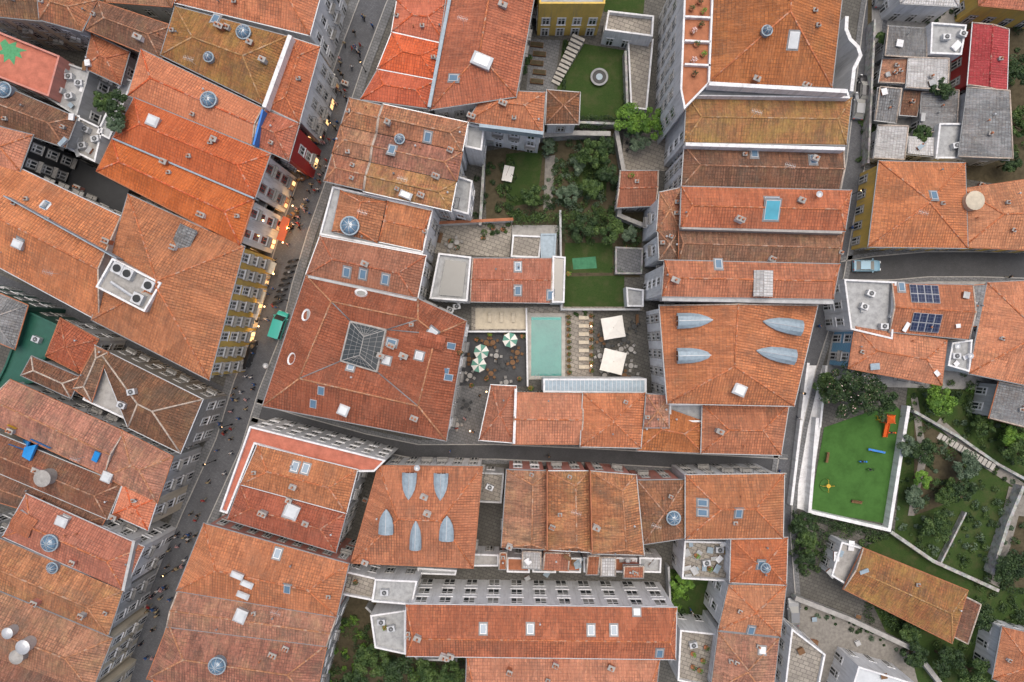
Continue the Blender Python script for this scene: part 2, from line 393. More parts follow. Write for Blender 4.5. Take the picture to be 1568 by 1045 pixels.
def wall(name,pts,z1,w,mat,z0=0,closed=False,cap=None):
    mb=MB(); P=[W(x,y,z1) for x,y in pts]; ribbon(mb,P,w,z0,z1,0,closed)
    if cap: ribbon(mb,P,w+0.1,z1+0.003,z1+0.08,1,closed)
    return mb.obj(name,[M[mat],M[cap or mat]])
# ================================================================== GROUND
gv=[(-600,-600,0),(600,-600,0),(600,600,0),(-600,600,0)]
g=MB(); g.add(gv,[(0,1,2,3)]); g.obj('ground',[M['earth']]); addtop(gv,[(0,1,2,3)])
MS=[(625,-120),(590,-40),(572,0),(538,90),(508,180),(484,260),(452,350),(428,430),(410,510),(378,590),(350,680),(300,790),(252,900),(222,1000),(200,1100),(170,1180)]
def road(name,cl,w,mat,z=0.004,kerb=True,pw=1.2):
    P=[W(x,y,0) for x,y in cl]; mb=MB()
    n=len(P)
    ribbon(mb,P,w,z-0.003,z,0); mb.obj(name,[M[mat]])
    if kerb:
        for sgn in (1,-1):
            off=[];off2=[]
            for i in range(n):
                a=P[max(0,i-1)];b=P[min(n-1,i+1)]; e=(b-a).to_2d().normalized(); nn=Vector((-e.y,e.x))*sgn
                off.append(P[i]+Vector((nn.x,nn.y,0))*(w/2+pw/2)); off2.append(P[i]+Vector((nn.x,nn.y,0))*(w/2-0.08))
            k=MB(); ribbon(k,off,pw,0.0,0.12,0); ribbon(k,off2,0.15,0.0,0.125,1)
            k.obj('pavement',[M['pave'],M['granite']])
road('main_street',MS,4.2,'cobble')
S2=[(390,628),(450,646),(560,676),(640,692),(760,692),(900,698),(1050,706),(1205,714)]
road('side_street',S2,2.4,'road',0.010,True,0.6)
S3=[(1350,-60),(1335,40),(1322,150),(1310,250),(1292,340),(1278,420),(1262,480),(1236,560),(1215,650),(1200,740),(1196,820),(1204,920),(1198,1000),(1190,1100)]
road('narrow_street',S3,3.0,'cobble',0.016,True,0.7)
road('lane',[(1290,420),(1340,412),(1420,405),(1500,405),(1600,408)],4.0,'road',0.022,True,0.6)
road('alley',[(-40,415),(60,455),(180,515),(340,602)],1.8,'cobble',0.013,False)
# ================================================================== BUILDINGS
T([(-60,-60),(140,-60),(128,38),(-60,20)],11,'cream','B',0)
FL([(-30,38),(95,88),(78,150),(-30,108)],10,'pink','pinkroof',0.5,name='terrace_house')
T([(55,-30),(150,0),(125,48),(60,30)],12,'grey','W',0)
T([(150,2),(264,40),(246,92),(132,45)],12,'cream','B',0)
T([(290,-60),(505,-60),(474,54),(268,4)],12,'white','O',0,m=0.55,bal=.6)
T([(150,-60),(285,-60),(262,10),(160,2)],11,'grey','W',0)
T([(268,10),(440,56),(402,160),(246,84)],12.5,'white','L',0,s=.3)
T([(446,58),(490,72),(458,188),(408,164)],12.4,'white','O',1,bal=.7,shop=True)
T([(216,76),(402,166),(386,222),(196,146)],12.5,'red','N',0,s=.36,h=(1,0),rid='N')
T([(406,168),(458,190),(442,246),(388,222)],12.3,'red','R',0,h=(0,1),bal=.6,shop=True)
T([(140,52),(198,80),(184,130),(128,104)],10,'grey','R',0)
T([(205,150),(414,236),(390,304),(172,212)],13,'white','N',0,s=.4,bal=.8,win='sashr',shop=True)
T([(172,213),(389,305),(367,376),(148,262)],13,'white','N',0,s=.4,bal=.8,win='sashr',shop=True)
T([(-60,105),(118,180),(100,226),(-60,172)],11,'grey','B',0)
T([(-60,180),(50,207),(30,262),(-60,250)],13,'black','O',0,wsp=1.8,name='black_clad_building')
FL([(70,215),(200,290),(184,338),(100,300)],3,'black','black',0.3,name='dark_courtyard_block')  # low black block stands in for the dark courtyard, its darkness put into the colour
T([(-60,215),(185,332),(152,492),(-60,378)],12.8,'grey','O',0,h=(0,0),m=.52,s=.36)
T([(196,298),(374,378),(320,582),(140,490)],13,'yellow','O',1,s=.36,bal=.9,name='yellow_townhouse',shop=True,wh=1)
T([(-60,425),(42,468),(22,535),(-60,500)],9,'green','G',0)
FL([(42,475),(92,498),(58,585),(-10,600),(10,560)],7.5,'green','green',0.4,name='green_tiled_building')
T([(92,488),(150,520),(122,572),(70,545)],8,'white','R',0)
T([(48,546),(122,578),(108,610),(32,575)],9.5,'grey','B',0,rid='X')
T([(146,530),(310,612),(276,694),(196,655)],9.5,'granite','B',0,rid='X',s=.35,bal=.6)
T([(146,532),(165,540),(140,615),(112,595)],9.7,'granite','B',1,rid='X',s=.4)
FL([(160,560),(232,600),(206,648),(128,612)],8.6,'white','concrete',0.3,name='roof_courtyard')
T([(15,582),(190,662),(160,728),(-30,640)],10,'grey','W',0,s=.3,h=(0,0))
T([(186,660),(264,700),(240,770),(160,730)],10.2,'grey','W',0,s=.3,bal=.6)
T([(-40,650),(186,742),(164,795),(-60,700)],9.6,'grey','B',0,s=.3)
T([(190,738),(242,762),(226,812),(172,788)],10,'cream','N',0,s=.25,bal=.5)
T([(-60,700),(162,792),(150,815),(-60,752)],9,'grey','B',0,s=.3)
T([(40,757),(220,838),(190,905),(4,822)],10.3,'white','O',0,s=.35,bal=.5)
T([(-60,800),(188,905),(165,975),(-60,880)],10.3,'grey','W',0,s=.33,bal=.5)
T([(-60,882),(172,978),(140,1060),(-60,990)],10.5,'cream','W',0,s=.33,bal=.5)
T([(-60,985),(150,1062),(130,1130),(-60,1100)],10.5,'cream','B',0,s=.33)
T([(625,-70),(705,-70),(688,0),(608,0)],11,'white','N',0,rid='N')
T([(608,0),(690,0),(680,66),(600,48)],11,'white','N',0,s=.3)
T([(600,50),(680,68),(668,122),(578,105)],11.1,'white','N',0,s=.36)
T([(578,107),(668,124),(656,166),(552,152)],11,'white','N',0,s=.36)
T([(694,-70),(830,-70),(790,148),(658,168)],12,'white','O',1,s=.3)
T([(745,138),(835,142),(831,206),(716,186)],11,'white','O',0,s=.35,m=.4)
T([(838,138),(888,142),(886,190),(836,190)],8,'white','B',0,name='garden_pavilion')
f=lambda a,b,t:(a[0]+(b[0]-a[0])*t,a[1]+(b[1]-a[1])*t)
for i in range(3):
    TL,TR,BR,BL=(535,150),(585,162),(556,292),(496,278)
    T([f(TL,BL,i/3),f(TR,BR,i/3),f(TR,BR,(i+1)/3-.008),f(TL,BL,(i+1)/3-.008)],12,'white','W',0,h=(.6,0),s=.36)
    TL,TR,BR,BL=(587,160),(716,188),(690,324),(557,294)
    T([f(TL,BL,i/3),f(TR,BR,i/3),f(TR,BR,(i+1)/3-.008),f(TL,BL,(i+1)/3-.008)],12.3,'white','W' if i!=2 else 'L',0,h=(0,1),s=.38)
FL([(510,286),(664,320),(648,390),(490,360)],10.6,'white','terraceg',0.35,name='white_parapet_house')
T([(521,292),(592,309),(578,372),(508,354)],11,'white','O',1,h=(.3,.3),s=.25)
T([(594,308),(660,323),(646,384),(580,370)],11,'white','O',0,h=(.1,.1),s=.25)
T([(490,362),(652,392),(638,462),(468,422)],12,'white','R',0,s=.35)
z=13; r=z+2.3
V=[W(468,422,z),W(640,458,z),W(714,492,z),W(683,675,z),W(402,622,z),
   W(507,462,r),W(640,490,r),W(668,512,r),W(640,622,r),W(458,580,r),
   W(537,492,z+1.2),W(592,505,z+1.2),W(578,570,z+1.2),W(522,553,z+1.2)]
F=[(0,1,6,5),(1,2,7,6),(2,3,8,7),(3,4,9,8),(4,0,5,9),(5,6,11,10),(6,7,11),(7,8,12,11),(8,9,13,12),(9,5,10,13)]
build('atrium_palace',V,[q[::-1] for q in F],[0,1,2,3,4],z,'R','white',bal=.5,rid='W',gut='zincd')
a0=[V[i] for i in (10,11,12,13)]
e=empty('atrium_skylight',sum(a0,Vector())/4)
mb=MB(); t0=sum(a0,Vector())/4+Vector((0,0,1.4)); i0=[p.lerp(t0,.02)+Vector((0,0,.35)) for p in a0]
rr=[i0[0].lerp(i0[1],.5).lerp(t0,.55),i0[2].lerp(i0[3],.5).lerp(t0,.55)]
for q in rr: q.z=t0.z
mb.add(i0+rr,[(0,1,4),(1,2,5,4),(2,3,5),(3,0,4,5)],0)
mb.obj('glass',[M['dkglass']],e)
mb=MB()
for a,b in ((i0[0],rr[0]),(i0[1],rr[0]),(i0[2],rr[1]),(i0[3],rr[1]),(rr[0],rr[1])): mb.tube(a,b,0.06,n=4)
for i in range(4):
    a,b=i0[i],i0[(i+1)%4]; mb.tube(a,b,.14,n=4)
    ra,rb=((rr[0],rr[0]),(rr[0],rr[1]),(rr[1],rr[1]),(rr[1],rr[0]))[i]
    for k in range(1,7):
        t=k/7; mb.tube(a.lerp(b,t),ra.lerp(rb,t),0.022,n=4)
    for t in (.35,.68): mb.tube(a.lerp(ra,t),b.lerp(rb,t),.02,n=4)
mb.obj('glazing_bars',[M['concrete']],e)
FL([(672,388),(722,394),(716,462),(658,458)],6,'white','terraceg',0.5,name='white_courtyard_block')
sheet('glass_roof',[(682,398),(714,402),(708,455),(672,452)],6.35,'dkglass',6.35)
T([(724,396),(846,396),(843,464),(720,462)],5,'white','R',0,h=(0,0),s=.22,name='low_tiled_annex')
FL([(846,392),(866,394),(864,464),(845,464)],5.2,'white','dkglass',0.3,name='glass_link')
T([(752,590),(790,592),(786,678),(734,674)],7.5,'white','R',0,s=.3)
T([(789,602),(893,604),(890,680),(786,680)],7.5,'white','O',0,h=(0,0),s=.32)
T([(893,602),(988,602),(981,686),(889,684)],8.2,'white','O',1,s=.34)
T([(984,612),(1078,645),(1076,694),(976,690)],7.8,'white','O',0,s=.32)
T([(990,604),(1024,606),(1024,655),(986,655)],8.8,'white','W',0,s=.3)
T([(1076,620),(1208,620),(1196,697),(1074,694)],8.6,'white','O',0,s=.34)
FL([(1024,618),(1076,618),(1076,646),(1024,646)],7.5,'white','terraceg',.5)
T([(1010,468),(1252,468),(1216,622),(1022,618)],11.5,'white','O',1,h=(.55,0),s=.33,bal=0.1,m=.45,name='dormered_townhouse')
T([(1052,147),(1304,150),(1296,222),(1048,218)],14,'white','L',0,h=(.6,.6),s=.3,wh=1)
T([(1048,224),(1292,232),(1286,290),(1044,286)],13,'white','B',0,h=(.8,0),s=.3)
T([(1044,286),(1304,292),(1294,354),(1042,348)],15,'white','O',0,h=(.5,.5),s=.32)
T([(1040,350),(1292,357),(1284,405),(1040,398)],13.5,'white','B',0,h=(.2,.2),s=.3)
T([(1010,295),(1042,288),(1040,352),(1006,354)],12.5,'white','W',0,s=.3,wh=1)
T([(1008,354),(1040,352),(1040,398),(1010,398)],12.5,'white','B',0,s=.3,wh=1)
T([(1018,399),(1286,405),(1276,458),(1014,454)],15.2,'white','O',0,h=(.3,.3),s=.32,wh=1)
T([(950,262),(1008,262),(1004,315),(944,318)],5,'white','R',0,h=(0,0),s=.25)
T([(1094,-80),(1298,-80),(1274,134),(1086,126)],16,'white','O',1,s=.33,m=.55)
FL([(1048,-60),(1093,-60),(1085,130),(1046,170),(1040,140)],15.5,'white','terra',.6,name='flower_terrace')
FL([(1084,128),(1296,138),(1300,152),(1050,148)],15,'white','zincd',.3,name='white_party_wall_roof')
FL([(820,-80),(930,-80),(926,8),(826,8)],9.5,'yellow','terraceg',.4,name='yellow_building')
FL([(930,20),(1000,28),(998,60),(925,50)],4,'white','patio',.8,name='white_terrace')
FL([(960,60),(1000,62),(990,170),(965,168)],1.4,'white','patio',.5,win=None)
T([(1346,247),(1478,250),(1482,380),(1330,378)],6,'yellow','O',1,s=.34,name='yellow_townhouse')
T([(1474,290),(1620,268),(1620,385),(1476,378)],5.6,'yellow','O',0,s=.3)
T([(1490,35),(1545,45),(1542,142),(1482,130)],5,'red','C',1,h=(0,0),s=.15)
SH([(1482,134),(1540,142),(1545,245),(1468,240)],5,(0,.8,.8,0),'grey','G')
T([(1370,-60),(1470,-60),(1468,10),(1380,5)],6,'white','V',0)
T([(1492,-60),(1620,-60),(1620,20),(1500,8)],6,'yellow','O',0)
SH([(1360,40),(1420,44),(1415,92),(1352,88)],3.5,(0,0,.6,.6),'grey','G','shack')
SH([(1352,90),(1388,92),(1384,130),(1346,126)],3.2,(0,.5,.5,0),'concrete','W','shack')
SH([(1392,88),(1450,92),(1448,140),(1388,134)],4,(0,.5,.5,0),'white','V','shack')
SH([(1345,135),(1378,138),(1372,188),(1340,184)],3.2,(.5,.5,0,0),'grey','G','shack')
SH([(1382,140),(1410,141),(1404,178),(1378,176)],2.6,(.3,.3,0,0),'grey','B','shack')
SH([(1412,142),(1465,140),(1462,200),(1408,205)],3,(0,.5,.5,0),'grey','G','shack')
SH([(1345,192),(1388,195),(1382,246),(1338,242)],3.4,(0,.5,.5,0),'white','V','shack')
SH([(1392,210),(1430,212),(1428,240),(1388,236)],3.7,(0,0,.3,.3),'white','V','shack')
FL([(1436,190),(1478,190),(1470,244),(1430,244)],4,'white','terraceg',.4,name='white_house')
FL([(1424,36),(1478,40),(1470,86),(1422,84)],4.4,'white','terraceg',.4,name='white_house')
FL([(1290,428),(1370,432),(1364,520),(1300,505)],7,'white','terraceg',.5,name='white_house')
T([(1366,434),(1490,437),(1484,520),(1362,508)],7.4,'white','O',0,h=(0,0),s=.28,name='solar_panel_house')
T([(1310,500),(1450,522),(1442,590),(1300,564)],7,'azulejo','O',0,s=.32,name='blue_tiled_house')
T([(1512,433),(1620,428),(1620,600),(1484,572)],6.5,'white','O',1,s=.28,h=(1,1))
FL([(1455,525),(1486,520),(1482,570),(1448,560)],6,'white','terraceg',.5,name='white_house')
SH([(1486,438),(1512,436),(1500,500),(1478,498)],6.2,(0,.3,.3,0),'white','G')
SH([(1530,585),(1600,600),(1590,660),(1515,640)],5,(0,.6,.6,0),'grey','G','shack')
FL([(384,652),(592,704),(574,722),(544,722),(392,680),(350,786),(338,782)],10,'white','pinkroof',.45,name='parapet_roof_block')
T([(394,682),(547,720),(530,786),(368,742)],10.8,'white','O',0,s=.35)
T([(368,742),(530,786),(514,846),(348,796)],10.4,'white','R',0,s=.35,h=(1,1))
T([(580,714),(738,716),(724,870),(538,862)],9.5,'white','O',0,s=.32,h=(.7,.7),name='dormered_townhouse')
T([(776,720),(838,722),(838,842),(768,838)],9.5,'pink','W',1,h=(.3,.6),s=.35,m=.65)
T([(838,722),(903,722),(906,846),(838,842)],9.5,'pink','W',1,h=(.3,.6),s=.35,m=.65)
T([(903,722),(974,728),(986,850),(906,848)],9.6,'pink','W',1,h=(.3,.6),s=.35,m=.65)
T([(976,736),(1050,735),(1052,824),(984,834)],9.2,'pink','B',0,s=.3)
T([(1050,728),(1201,726),(1199,824),(1050,826)],10,'white','O',0,s=.36,bal=.2)
T([(1120,824),(1206,824),(1204,896),(1118,892)],9.6,'white','O',0,s=.36)
T([(1116,896),(1204,897),(1195,975),(1100,965)],9.2,'white','O',1,s=.3)
T([(1100,968),(1193,978),(1182,1080),(1088,1060)],9,'white','W',1,s=.3)
FL([(1046,826),(1118,828),(1114,888),(1042,884)],5.5,'white','patio',.8,name='white_terrace')
T([(622,926),(1036,931),(1034,1010),(622,1005)],10.5,'white','O',0,h=(.3,.3),s=.3,m=.6,name='long_white_building',bal=0,wsp=3.3,wh=1,ov=.12,flh=3.4)
T([(715,1006),(1010,1010),(1000,1100),(712,1100)],10.3,'white','O',0,h=(.3,.3),s=.28)
T([(312,802),(534,864),(515,945),(270,905)],11,'pink','O',0,s=.33,m=.55)
T([(272,906),(515,946),(500,990),(255,960)],10.8,'grey','W',0,h=(0,0),s=.25)
T([(258,956),(500,988),(480,1080),(225,1040)],10.6,'grey','W',0,s=.3)
T([(235,1040),(480,1082),(470,1160),(215,1120)],10.6,'grey','O',0,s=.3)
FL([(528,872),(580,884),(572,918),(520,908)],7,'white','patio',.6,name='white_terrace')
FL([(575,885),(640,888),(632,925),(570,920)],8,'white','terraceg',.5,name='white_terrace')
FL([(568,940),(622,932),(622,1000),(575,990)],6,'white','terraceg',.6,name='white_terrace')
FL([(730,722),(772,724),(768,770),(728,768)],4,'grey','patio',.5,name='light_well')
for x0,x1,mt in ((776,812,'terra'),(815,852,'patio'),(856,890,'terra'),(893,932,'patio'),(936,975,'terra'),(978,1012,'terraceg')):
    FL([(x0,852),(x1,853),(x1-1,876),(x0,875)],4.0,'white',mt,.5,name='rear_terrace')
SH([(834,845),(872,846),(870,874),(832,872)],7.0,(.5,.5,0,0),'white','R','lean_to')
SH([(800,843),(828,844),(828,872),(800,870)],6.6,(.5,.5,0,0),'white','V','lean_to')
SH([(900,850),(918,850),(916,880),(898,880)],7.0,(.5,.5,0,0),'white','R','lean_to')
SH([(920,852),(942,852),(942,882),(920,882)],6.8,(.5,.5,0,0),'white','V','lean_to')
SH([(955,866),(985,866),(985,885),(955,885)],7,(.5,.5,0,0),'pink','R','lean_to')
SH([(766,845),(776,845),(775,872),(764,872)],6.5,(.5,.5,0,0),'pink','R','lean_to')
FL([(640,868),(700,872),(698,880),(640,878)],4.0,'white','terraceg',.4,name='rear_terrace')
FL([(705,846),(764,848),(764,866),(705,866)],3.5,'white','concrete',.5,name='rear_terrace')
FL([(1040,962),(1095,968),(1090,1050),(1036,1040)],6,'white','patio',.6,name='white_terrace')
T([(1322,840),(1482,905),(1458,985),(1292,902)],4.5,'masonry','L',0,s=.2,h=(0,.5),name='ruined_house')
SH([(1440,895),(1500,925),(1480,985),(1430,960)],4,(0,.3,.3,0),'masonry','B','ruined_annex')
FL([(1286,828),(1320,838),(1300,898),(1270,880)],3.5,'white','concrete',.6,name='ruin_terrace')
FL([(1210,960),(1262,1000),(1246,1080),(1196,1080)],7,'white','patio',.5,name='white_house')
FL([(1312,1018),(1400,1045),(1400,1100),(1290,1090)],6,'white','opal',.5,name='white_house')
T([(1535,960),(1620,980),(1620,1080),(1520,1040)],5,'white','O',0,s=.3)
FL([(88,92),(140,110),(120,180),(72,150)],8,'grey','terraceg',.4,name='rooftop_terrace')
FL([(190,120),(206,125),(170,215),(150,205)],8,'white','terraceg',.4,name='white_terrace')
FL([(118,178),(160,198),(148,250),(100,226)],8,'white','concrete',.4,name='rooftop_terrace')
FL([(716,190),(742,196),(738,232),(712,226)],9,'white','terraceg',.4,name='white_terrace')
FL([(700,270),(724,278),(718,330),(690,322)],7,'white','terraceg',.5,name='white_terrace')
FL([(958,440),(985,444),(985,470),(960,470)],2.5,'white','terraceg',.4,name='white_terrace',win=None)
# ------------------------------------------------------------------ windows
def windows(e,P,z,win,bal,shop,flh,wsp,wmat,wh):
    if win is None: return
    n=len(P); area=sum(P[i].x*P[(i+1)%n].y-P[(i+1)%n].x*P[i].y for i in range(n)); sg=1 if area>0 else -1
    mb=MB(); bb=MB(); Z=Vector((0,0,1)); sur='granite'
    if random.random()<wh: sur='white' if wmat!='black' else 'concrete'
    nf=max(1,int((z-0.3)/flh))
    for i in range(n):
        a=Vector((P[i].x,P[i].y,0)); b=Vector((P[(i+1)%n].x,P[(i+1)%n].y,0)); L=(b-a).length
        if L<2.2: continue
        t=(b-a).normalized(); o=Vector((t.y,-t.x,0))*sg
        m=int((L-0.4)/wsp)
        if m<1: continue
        sp=L/m
        for f in range(nf):
            for j in range(m):
                c=a+t*(sp*(j+.5)); tst=c+o*0.7; zc=f*flh+1.65
                zz=0
                for Q,qz in BLD:
                    if Q is P: continue
                    if qz>zc-0.5 and inpoly(tst.x,tst.y,Q): zz=1;break
                if zz: continue
                sh=shop and f==0
                hw=0.5 if wsp<3 else .8; hh=0.95 if f else 1.15; cz=c+Z*(zc if f else 1.25)
                if sh: hw=0.75
                mb.frame(cz+o*0.03,t,o,Z,hw+.16,.03,hh+.14,0)
                mb.frame(cz+o*0.05,t,o,Z,hw,.03,hh,1)
                for sx in (-1,1):
                    for sy,hy in ((-.3,.62),(.72,.24)):
                        mb.frame(cz+t*sx*hw*.5+Z*sy*hh+o*0.06,t,o,Z,hw*.5-.07,.03,hh*hy-.05,3 if sh else 2)
                mb.frame(cz-Z*(hh+.17)+o*.09,t,o,Z,hw+.2,.09,.04,0)
                if f>0 and bal>0 and random.random()<bal:
                    bz=cz-Z*(hh+.25)
                    bb.frame(bz+o*.37,t,o,Z,hw+.3,.33,.07,0)
                    r=bz+Z*1.0
                    bb.frame(r+o*.68,t,o,Z,hw+.3,.02,.03,1)
                    for s_ in (-1,1):
                        bb.frame(r+o*.35+t*s_*(hw+.28),t,o,Z,.02,.33,.03,1)
                    for q in range(9):
                        bb.frame(bz+Z*.52+o*.68+t*(-(hw+.27)+q*(2*hw+.54)/8),t,o,Z,.012,.012,.46,1)
    if mb.v: mb.obj('windows',[M[sur],M[win],M['glass'],M['shopglass']],e)
    if bb.v: bb.obj('balconies',[M['granite'],M['iron']],e)
for j in JOBS: windows(*j)
# ================================================================== COURTYARDS
sheet('garden_soil',[(480,860),(720,985),(715,1100),(470,1100)],0.03,'dirt')
sheet('garden_ground',[(1390,590),(1640,560),(1640,1100),(1420,1100),(1300,850),(1370,815)],0.03,'grass')
sheet('garden_soil',[(1330,-60),(1640,-60),(1640,300),(1325,250)],0.03,'dirt')
sheet('yard_paving',[(1335,-20),(1480,0),(1470,245),(1335,245)],0.045,'concrete')
sheet('yard_paving',[(1290,428),(1600,428),(1600,600),(1260,590)],0.035,'concrete')
sheet('garden_lawn',[(862,62),(960,78),(958,184),(848,182)],0.03,'grass')
sheet('garden_paving',[(812,60),(858,62),(848,140),(806,138)],0.03,'pave')
sheet('garden_soil',[(742,232),(948,196),(950,345),(745,350)],0.03,'dirt')
sheet('lawn_patch',[(775,236),(832,230),(822,310),(775,318)],0.045,'grass')
sheet('lawn_patch',[(880,240),(930,240),(928,300),(880,300)],0.045,'grass')
sheet('garden_path',[(835,240),(850,238),(846,320),(832,322)],0.05,'path')
sheet('patio',[(955,205),(1036,200),(1034,262),(952,262)],0.03,'patio')
sheet('patio',[(660,345),(784,340),(780,394),(655,388)],0.03,'patio')
sheet('patio',[(784,345),(856,345),(852,394),(784,392)],0.035,'concrete')
sheet('garden_soil',[(858,330),(985,325),(980,425),(858,425)],0.03,'dirt')
sheet('lawn_patch',[(865,372),(938,372),(938,418),(864,418)],0.045,'grass')
sheet('garden_mat',[(876,396),(912,393),(914,411),(878,413)],0.08,'gmat')
sheet('garden_lawn',[(864,424),(956,422),(956,472),(864,472)],0.04,'grass')
sheet('pool_terrace',[(722,470),(985,470),(985,590),(862,590),(862,582),(808,582),(808,506),(722,506)],0.03,'patio')
sheet('sun_deck',[(728,472),(806,472),(806,504),(728,504)],0.06,'deck')
sheet('cafe_courtyard',[(700,506),(806,506),(806,592),(700,592)],0.035,'road')
sheet('restaurant_terrace',[(908,476),(985,476),(985,580),(908,580)],0.05,'earth')
sheet('courtyard_paving',[(688,590),(752,592),(738,680),(684,678)],0.03,'pave')
sheet('lawn_patch',[(925,-30),(990,-30),(985,22),(925,18)],0.03,'grass')
sheet('playground_turf',[(1262,655),(1368,618),(1382,632),(1356,802),(1240,782)],0.05,'turf')
sheet('paved_ramp',[(1236,560),(1264,560),(1256,660),(1238,784),(1212,776),(1222,650)],0.04,'white')
sheet('garden_soil',[(1400,640),(1470,680),(1480,760),(1400,790)],0.03,'dirt')
sheet('garden_soil',[(1540,760),(1640,760),(1640,900),(1540,900)],0.03,'dirt')
sheet('gravel_yard',[(1215,915),(1390,985),(1420,1100),(1210,1100)],0.03,'path')
sheet('garden_lawn',[(1022,870),(1108,890),(1100,965),(1026,955)],0.03,'grass')
sheet('stone_path',[(1440,640),(1510,700),(1568,740),(1568,755),(1500,712),(1432,650)],0.07,'path')
sheet('ramp_gravel',[(1545,745),(1640,770),(1640,800),(1560,790),(1530,900),(1510,890)],0.07,'path')
sheet('garden_path',[(1395,610),(1405,608),(1420,700),(1400,790),(1390,790),(1408,700)],0.07,'path')
wall('stone_garden_wall',[(738,214),(880,204),(935,205)],2.6,.6,'masonry',cap='granite')
wall('stone_garden_wall',[(742,232),(735,345)],2.0,.4,'masonry')
wall('stone_garden_wall',[(944,200),(955,262),(948,330),(985,345)],2.4,.5,'masonry',cap='granite')
wall('garden_wall',[(660,342),(786,336)],2.0,.35,'white',cap='terra')
wall('garden_wall',[(858,322),(860,474),(980,474)],1.8,.3,'grey')
wall('garden_wall',[(958,78),(962,190),(848,186)],2.2,.35,'masonry')
wall('garden_wall',[(704,508),(806,508)],1.5,.25,'white')
wall('garden_wall',[(806,472),(808,592)],1.2,.25,'white')
wall('playground_wall',[(1252,640),(1240,784),(1362,812),(1392,622)],1.6,.5,'white')
wall('ramp_wall',[(1238,556),(1212,774)],1.3,.4,'white')
wall('ramp_wall',[(1266,560),(1256,655)],1.3,.3,'white')
wall('retaining_wall',[(1400,630),(1470,670),(1530,712),(1600,750)],1.2,.4,'masonry')
wall('retaining_wall',[(1365,815),(1430,860),(1530,905)],1.6,.5,'masonry')
wall('retaining_wall',[(1568,745),(1545,800),(1520,880)],1.8,.5,'masonry')
wall('garden_wall',[(1440,865),(1480,785)],1.0,.25,'masonry')
wall('retaining_wall',[(1218,916),(1300,948),(1400,995),(1450,1060)],1.6,.6,'masonry',cap='concrete')
wall('garden_wall',[(1024,868),(1028,960),(1100,968)],2,.3,'grey')
wall('curved_white_wall',[(1297,25),(1296,45),(1302,60),(1314,72),(1318,85),(1308,105),(1304,140)],8,.5,'white')
wall('garden_wall',[(470,870),(520,900),(500,1000),(480,1060)],2,.4,'masonry')
wall('garden_wall',[(560,930),(640,1010),(700,1012)],2.5,.3,'grey')
wall('garden_wall',[(1340,30),(1330,250)],2.2,.3,'masonry')
for y in (-15,25,62,98): wall('terrace_divider',[(1049,y),(1088,y+2)],16.1,.25,'white',z0=15)
mb=MB()
for i in range(12):
    c=W(884-i*3.0,66+i*5.6); mb.box((c.x,c.y,.1+.07*(12-i)),(1.0-.03*i,.22,.1+.07*(12-i)),-.45,0)
mb.obj('garden_steps',[M['stair']])
mb=MB()
for i in range(14):
    c=W(1438+i*5.5,668+i*3.4); mb.box((c.x,c.y,.12+.05*i),(.5,.28,.12+.05*i),1.0,0)
mb.obj('garden_steps',[M['stair']])
for i in range(5):
    c=W(822+(i%2)*4,70+i*14); mb=MB(); mb.box((c.x,c.y,.25),(1.0,.35,.2),-.1,0); mb.box((c.x,c.y,.46),(.93,.29,.03),-.1,1); mb.obj('planter_bed',[M['wood'],M['dirt']])
e=empty('swimming_pool',W(837,531))
mb=MB(); P=[W(813,485),W(860,485),W(860,576),W(813,576)]; ribbon(mb,inset(P,-.25),.55,0.0,.2,0,True); mb.obj('coping',[M['stair']],e)
mb=MB(); mb.add([(p.x,p.y,.14) for p in P],[(3,2,1,0)]); mb.obj('water',[M['water']],e)
mb=MB()
for s_ in (-.25,.25):
    p=W(822,577)
    pts=[Vector((p.x+s_,p.y+.35,.05)),Vector((p.x+s_,p.y+.35,.6)),Vector((p.x+s_,p.y+.15,.85)),Vector((p.x+s_,p.y-.3,.8)),Vector((p.x+s_,p.y-.4,.18))]
    for a,b in zip(pts,pts[1:]): mb.tube(a,b,.03,n=6)
mb.obj('ladder',[M['steel']],e)
mb=MB()
for i in range(3):
    p=W(836,488.5+i*3); mb.box((p.x,p.y,.10-.02*i),(2.2,.14,.05),0,0)
mb.obj('steps',[M['turq']],e)
FL([(832,580),(990,580),(990,603),(832,601)],6.2,'white','zinc',.06,name='zinc_roof_strip',win=None)
mb=MB()
for i in range(26):
    a=W(834+i*6.1,580.5,6.2); b=W(834+i*6.1,601.5,6.2); mb.tube(a+Vector((0,0,.02)),b+Vector((0,0,.02)),.03,n=4)
mb.obj('zinc_standing_seams',[M['steel']])
# ================================================================== ROOF FEATURES
BV=BVHTree.FromPolygons([Vector(v) for v in TOPV],TOPF)
CAM=Vector((0,0,H))
def hit(px,py):
    d=(W(px,py,0)-CAM).normalized(); l,n,i,_=BV.ray_cast(CAM,d)
    if l is None: return W(px,py,0),Vector((0,0,1))
    if n.z<0: n=-n
    return l,n
def fr(n,ang=None):
    h=Vector((n.x,n.y,0))
    d=h.normalized() if h.length>.03 else Vector((1,0,0))
    if ang is not None and h.length<=.03: d=Vector((math.cos(ang),math.sin(ang),0))
    X=Vector((-d.y,d.x,0)); Y=n.cross(X).normalized(); return X,Y,n,d
def skylight(px,py,w=.9,l=1.3,g='skyglass',ang=None,fm='steel'):
    p,n=hit(px,py); X,Y,N,d=fr(n,ang); mb=MB()
    mb.frame(p+N*.06,X,Y,N,w/2,l/2,.10,0); mb.frame(p+N*.17,X,Y,N,w/2-.09,l/2-.09,.012,1)
    mb.frame(p-N*.01,X,Y,N,w/2+.18,l/2+.22,.04,2)
    mb.obj('roof_window',[M[fm],M[g],M['zincd']])
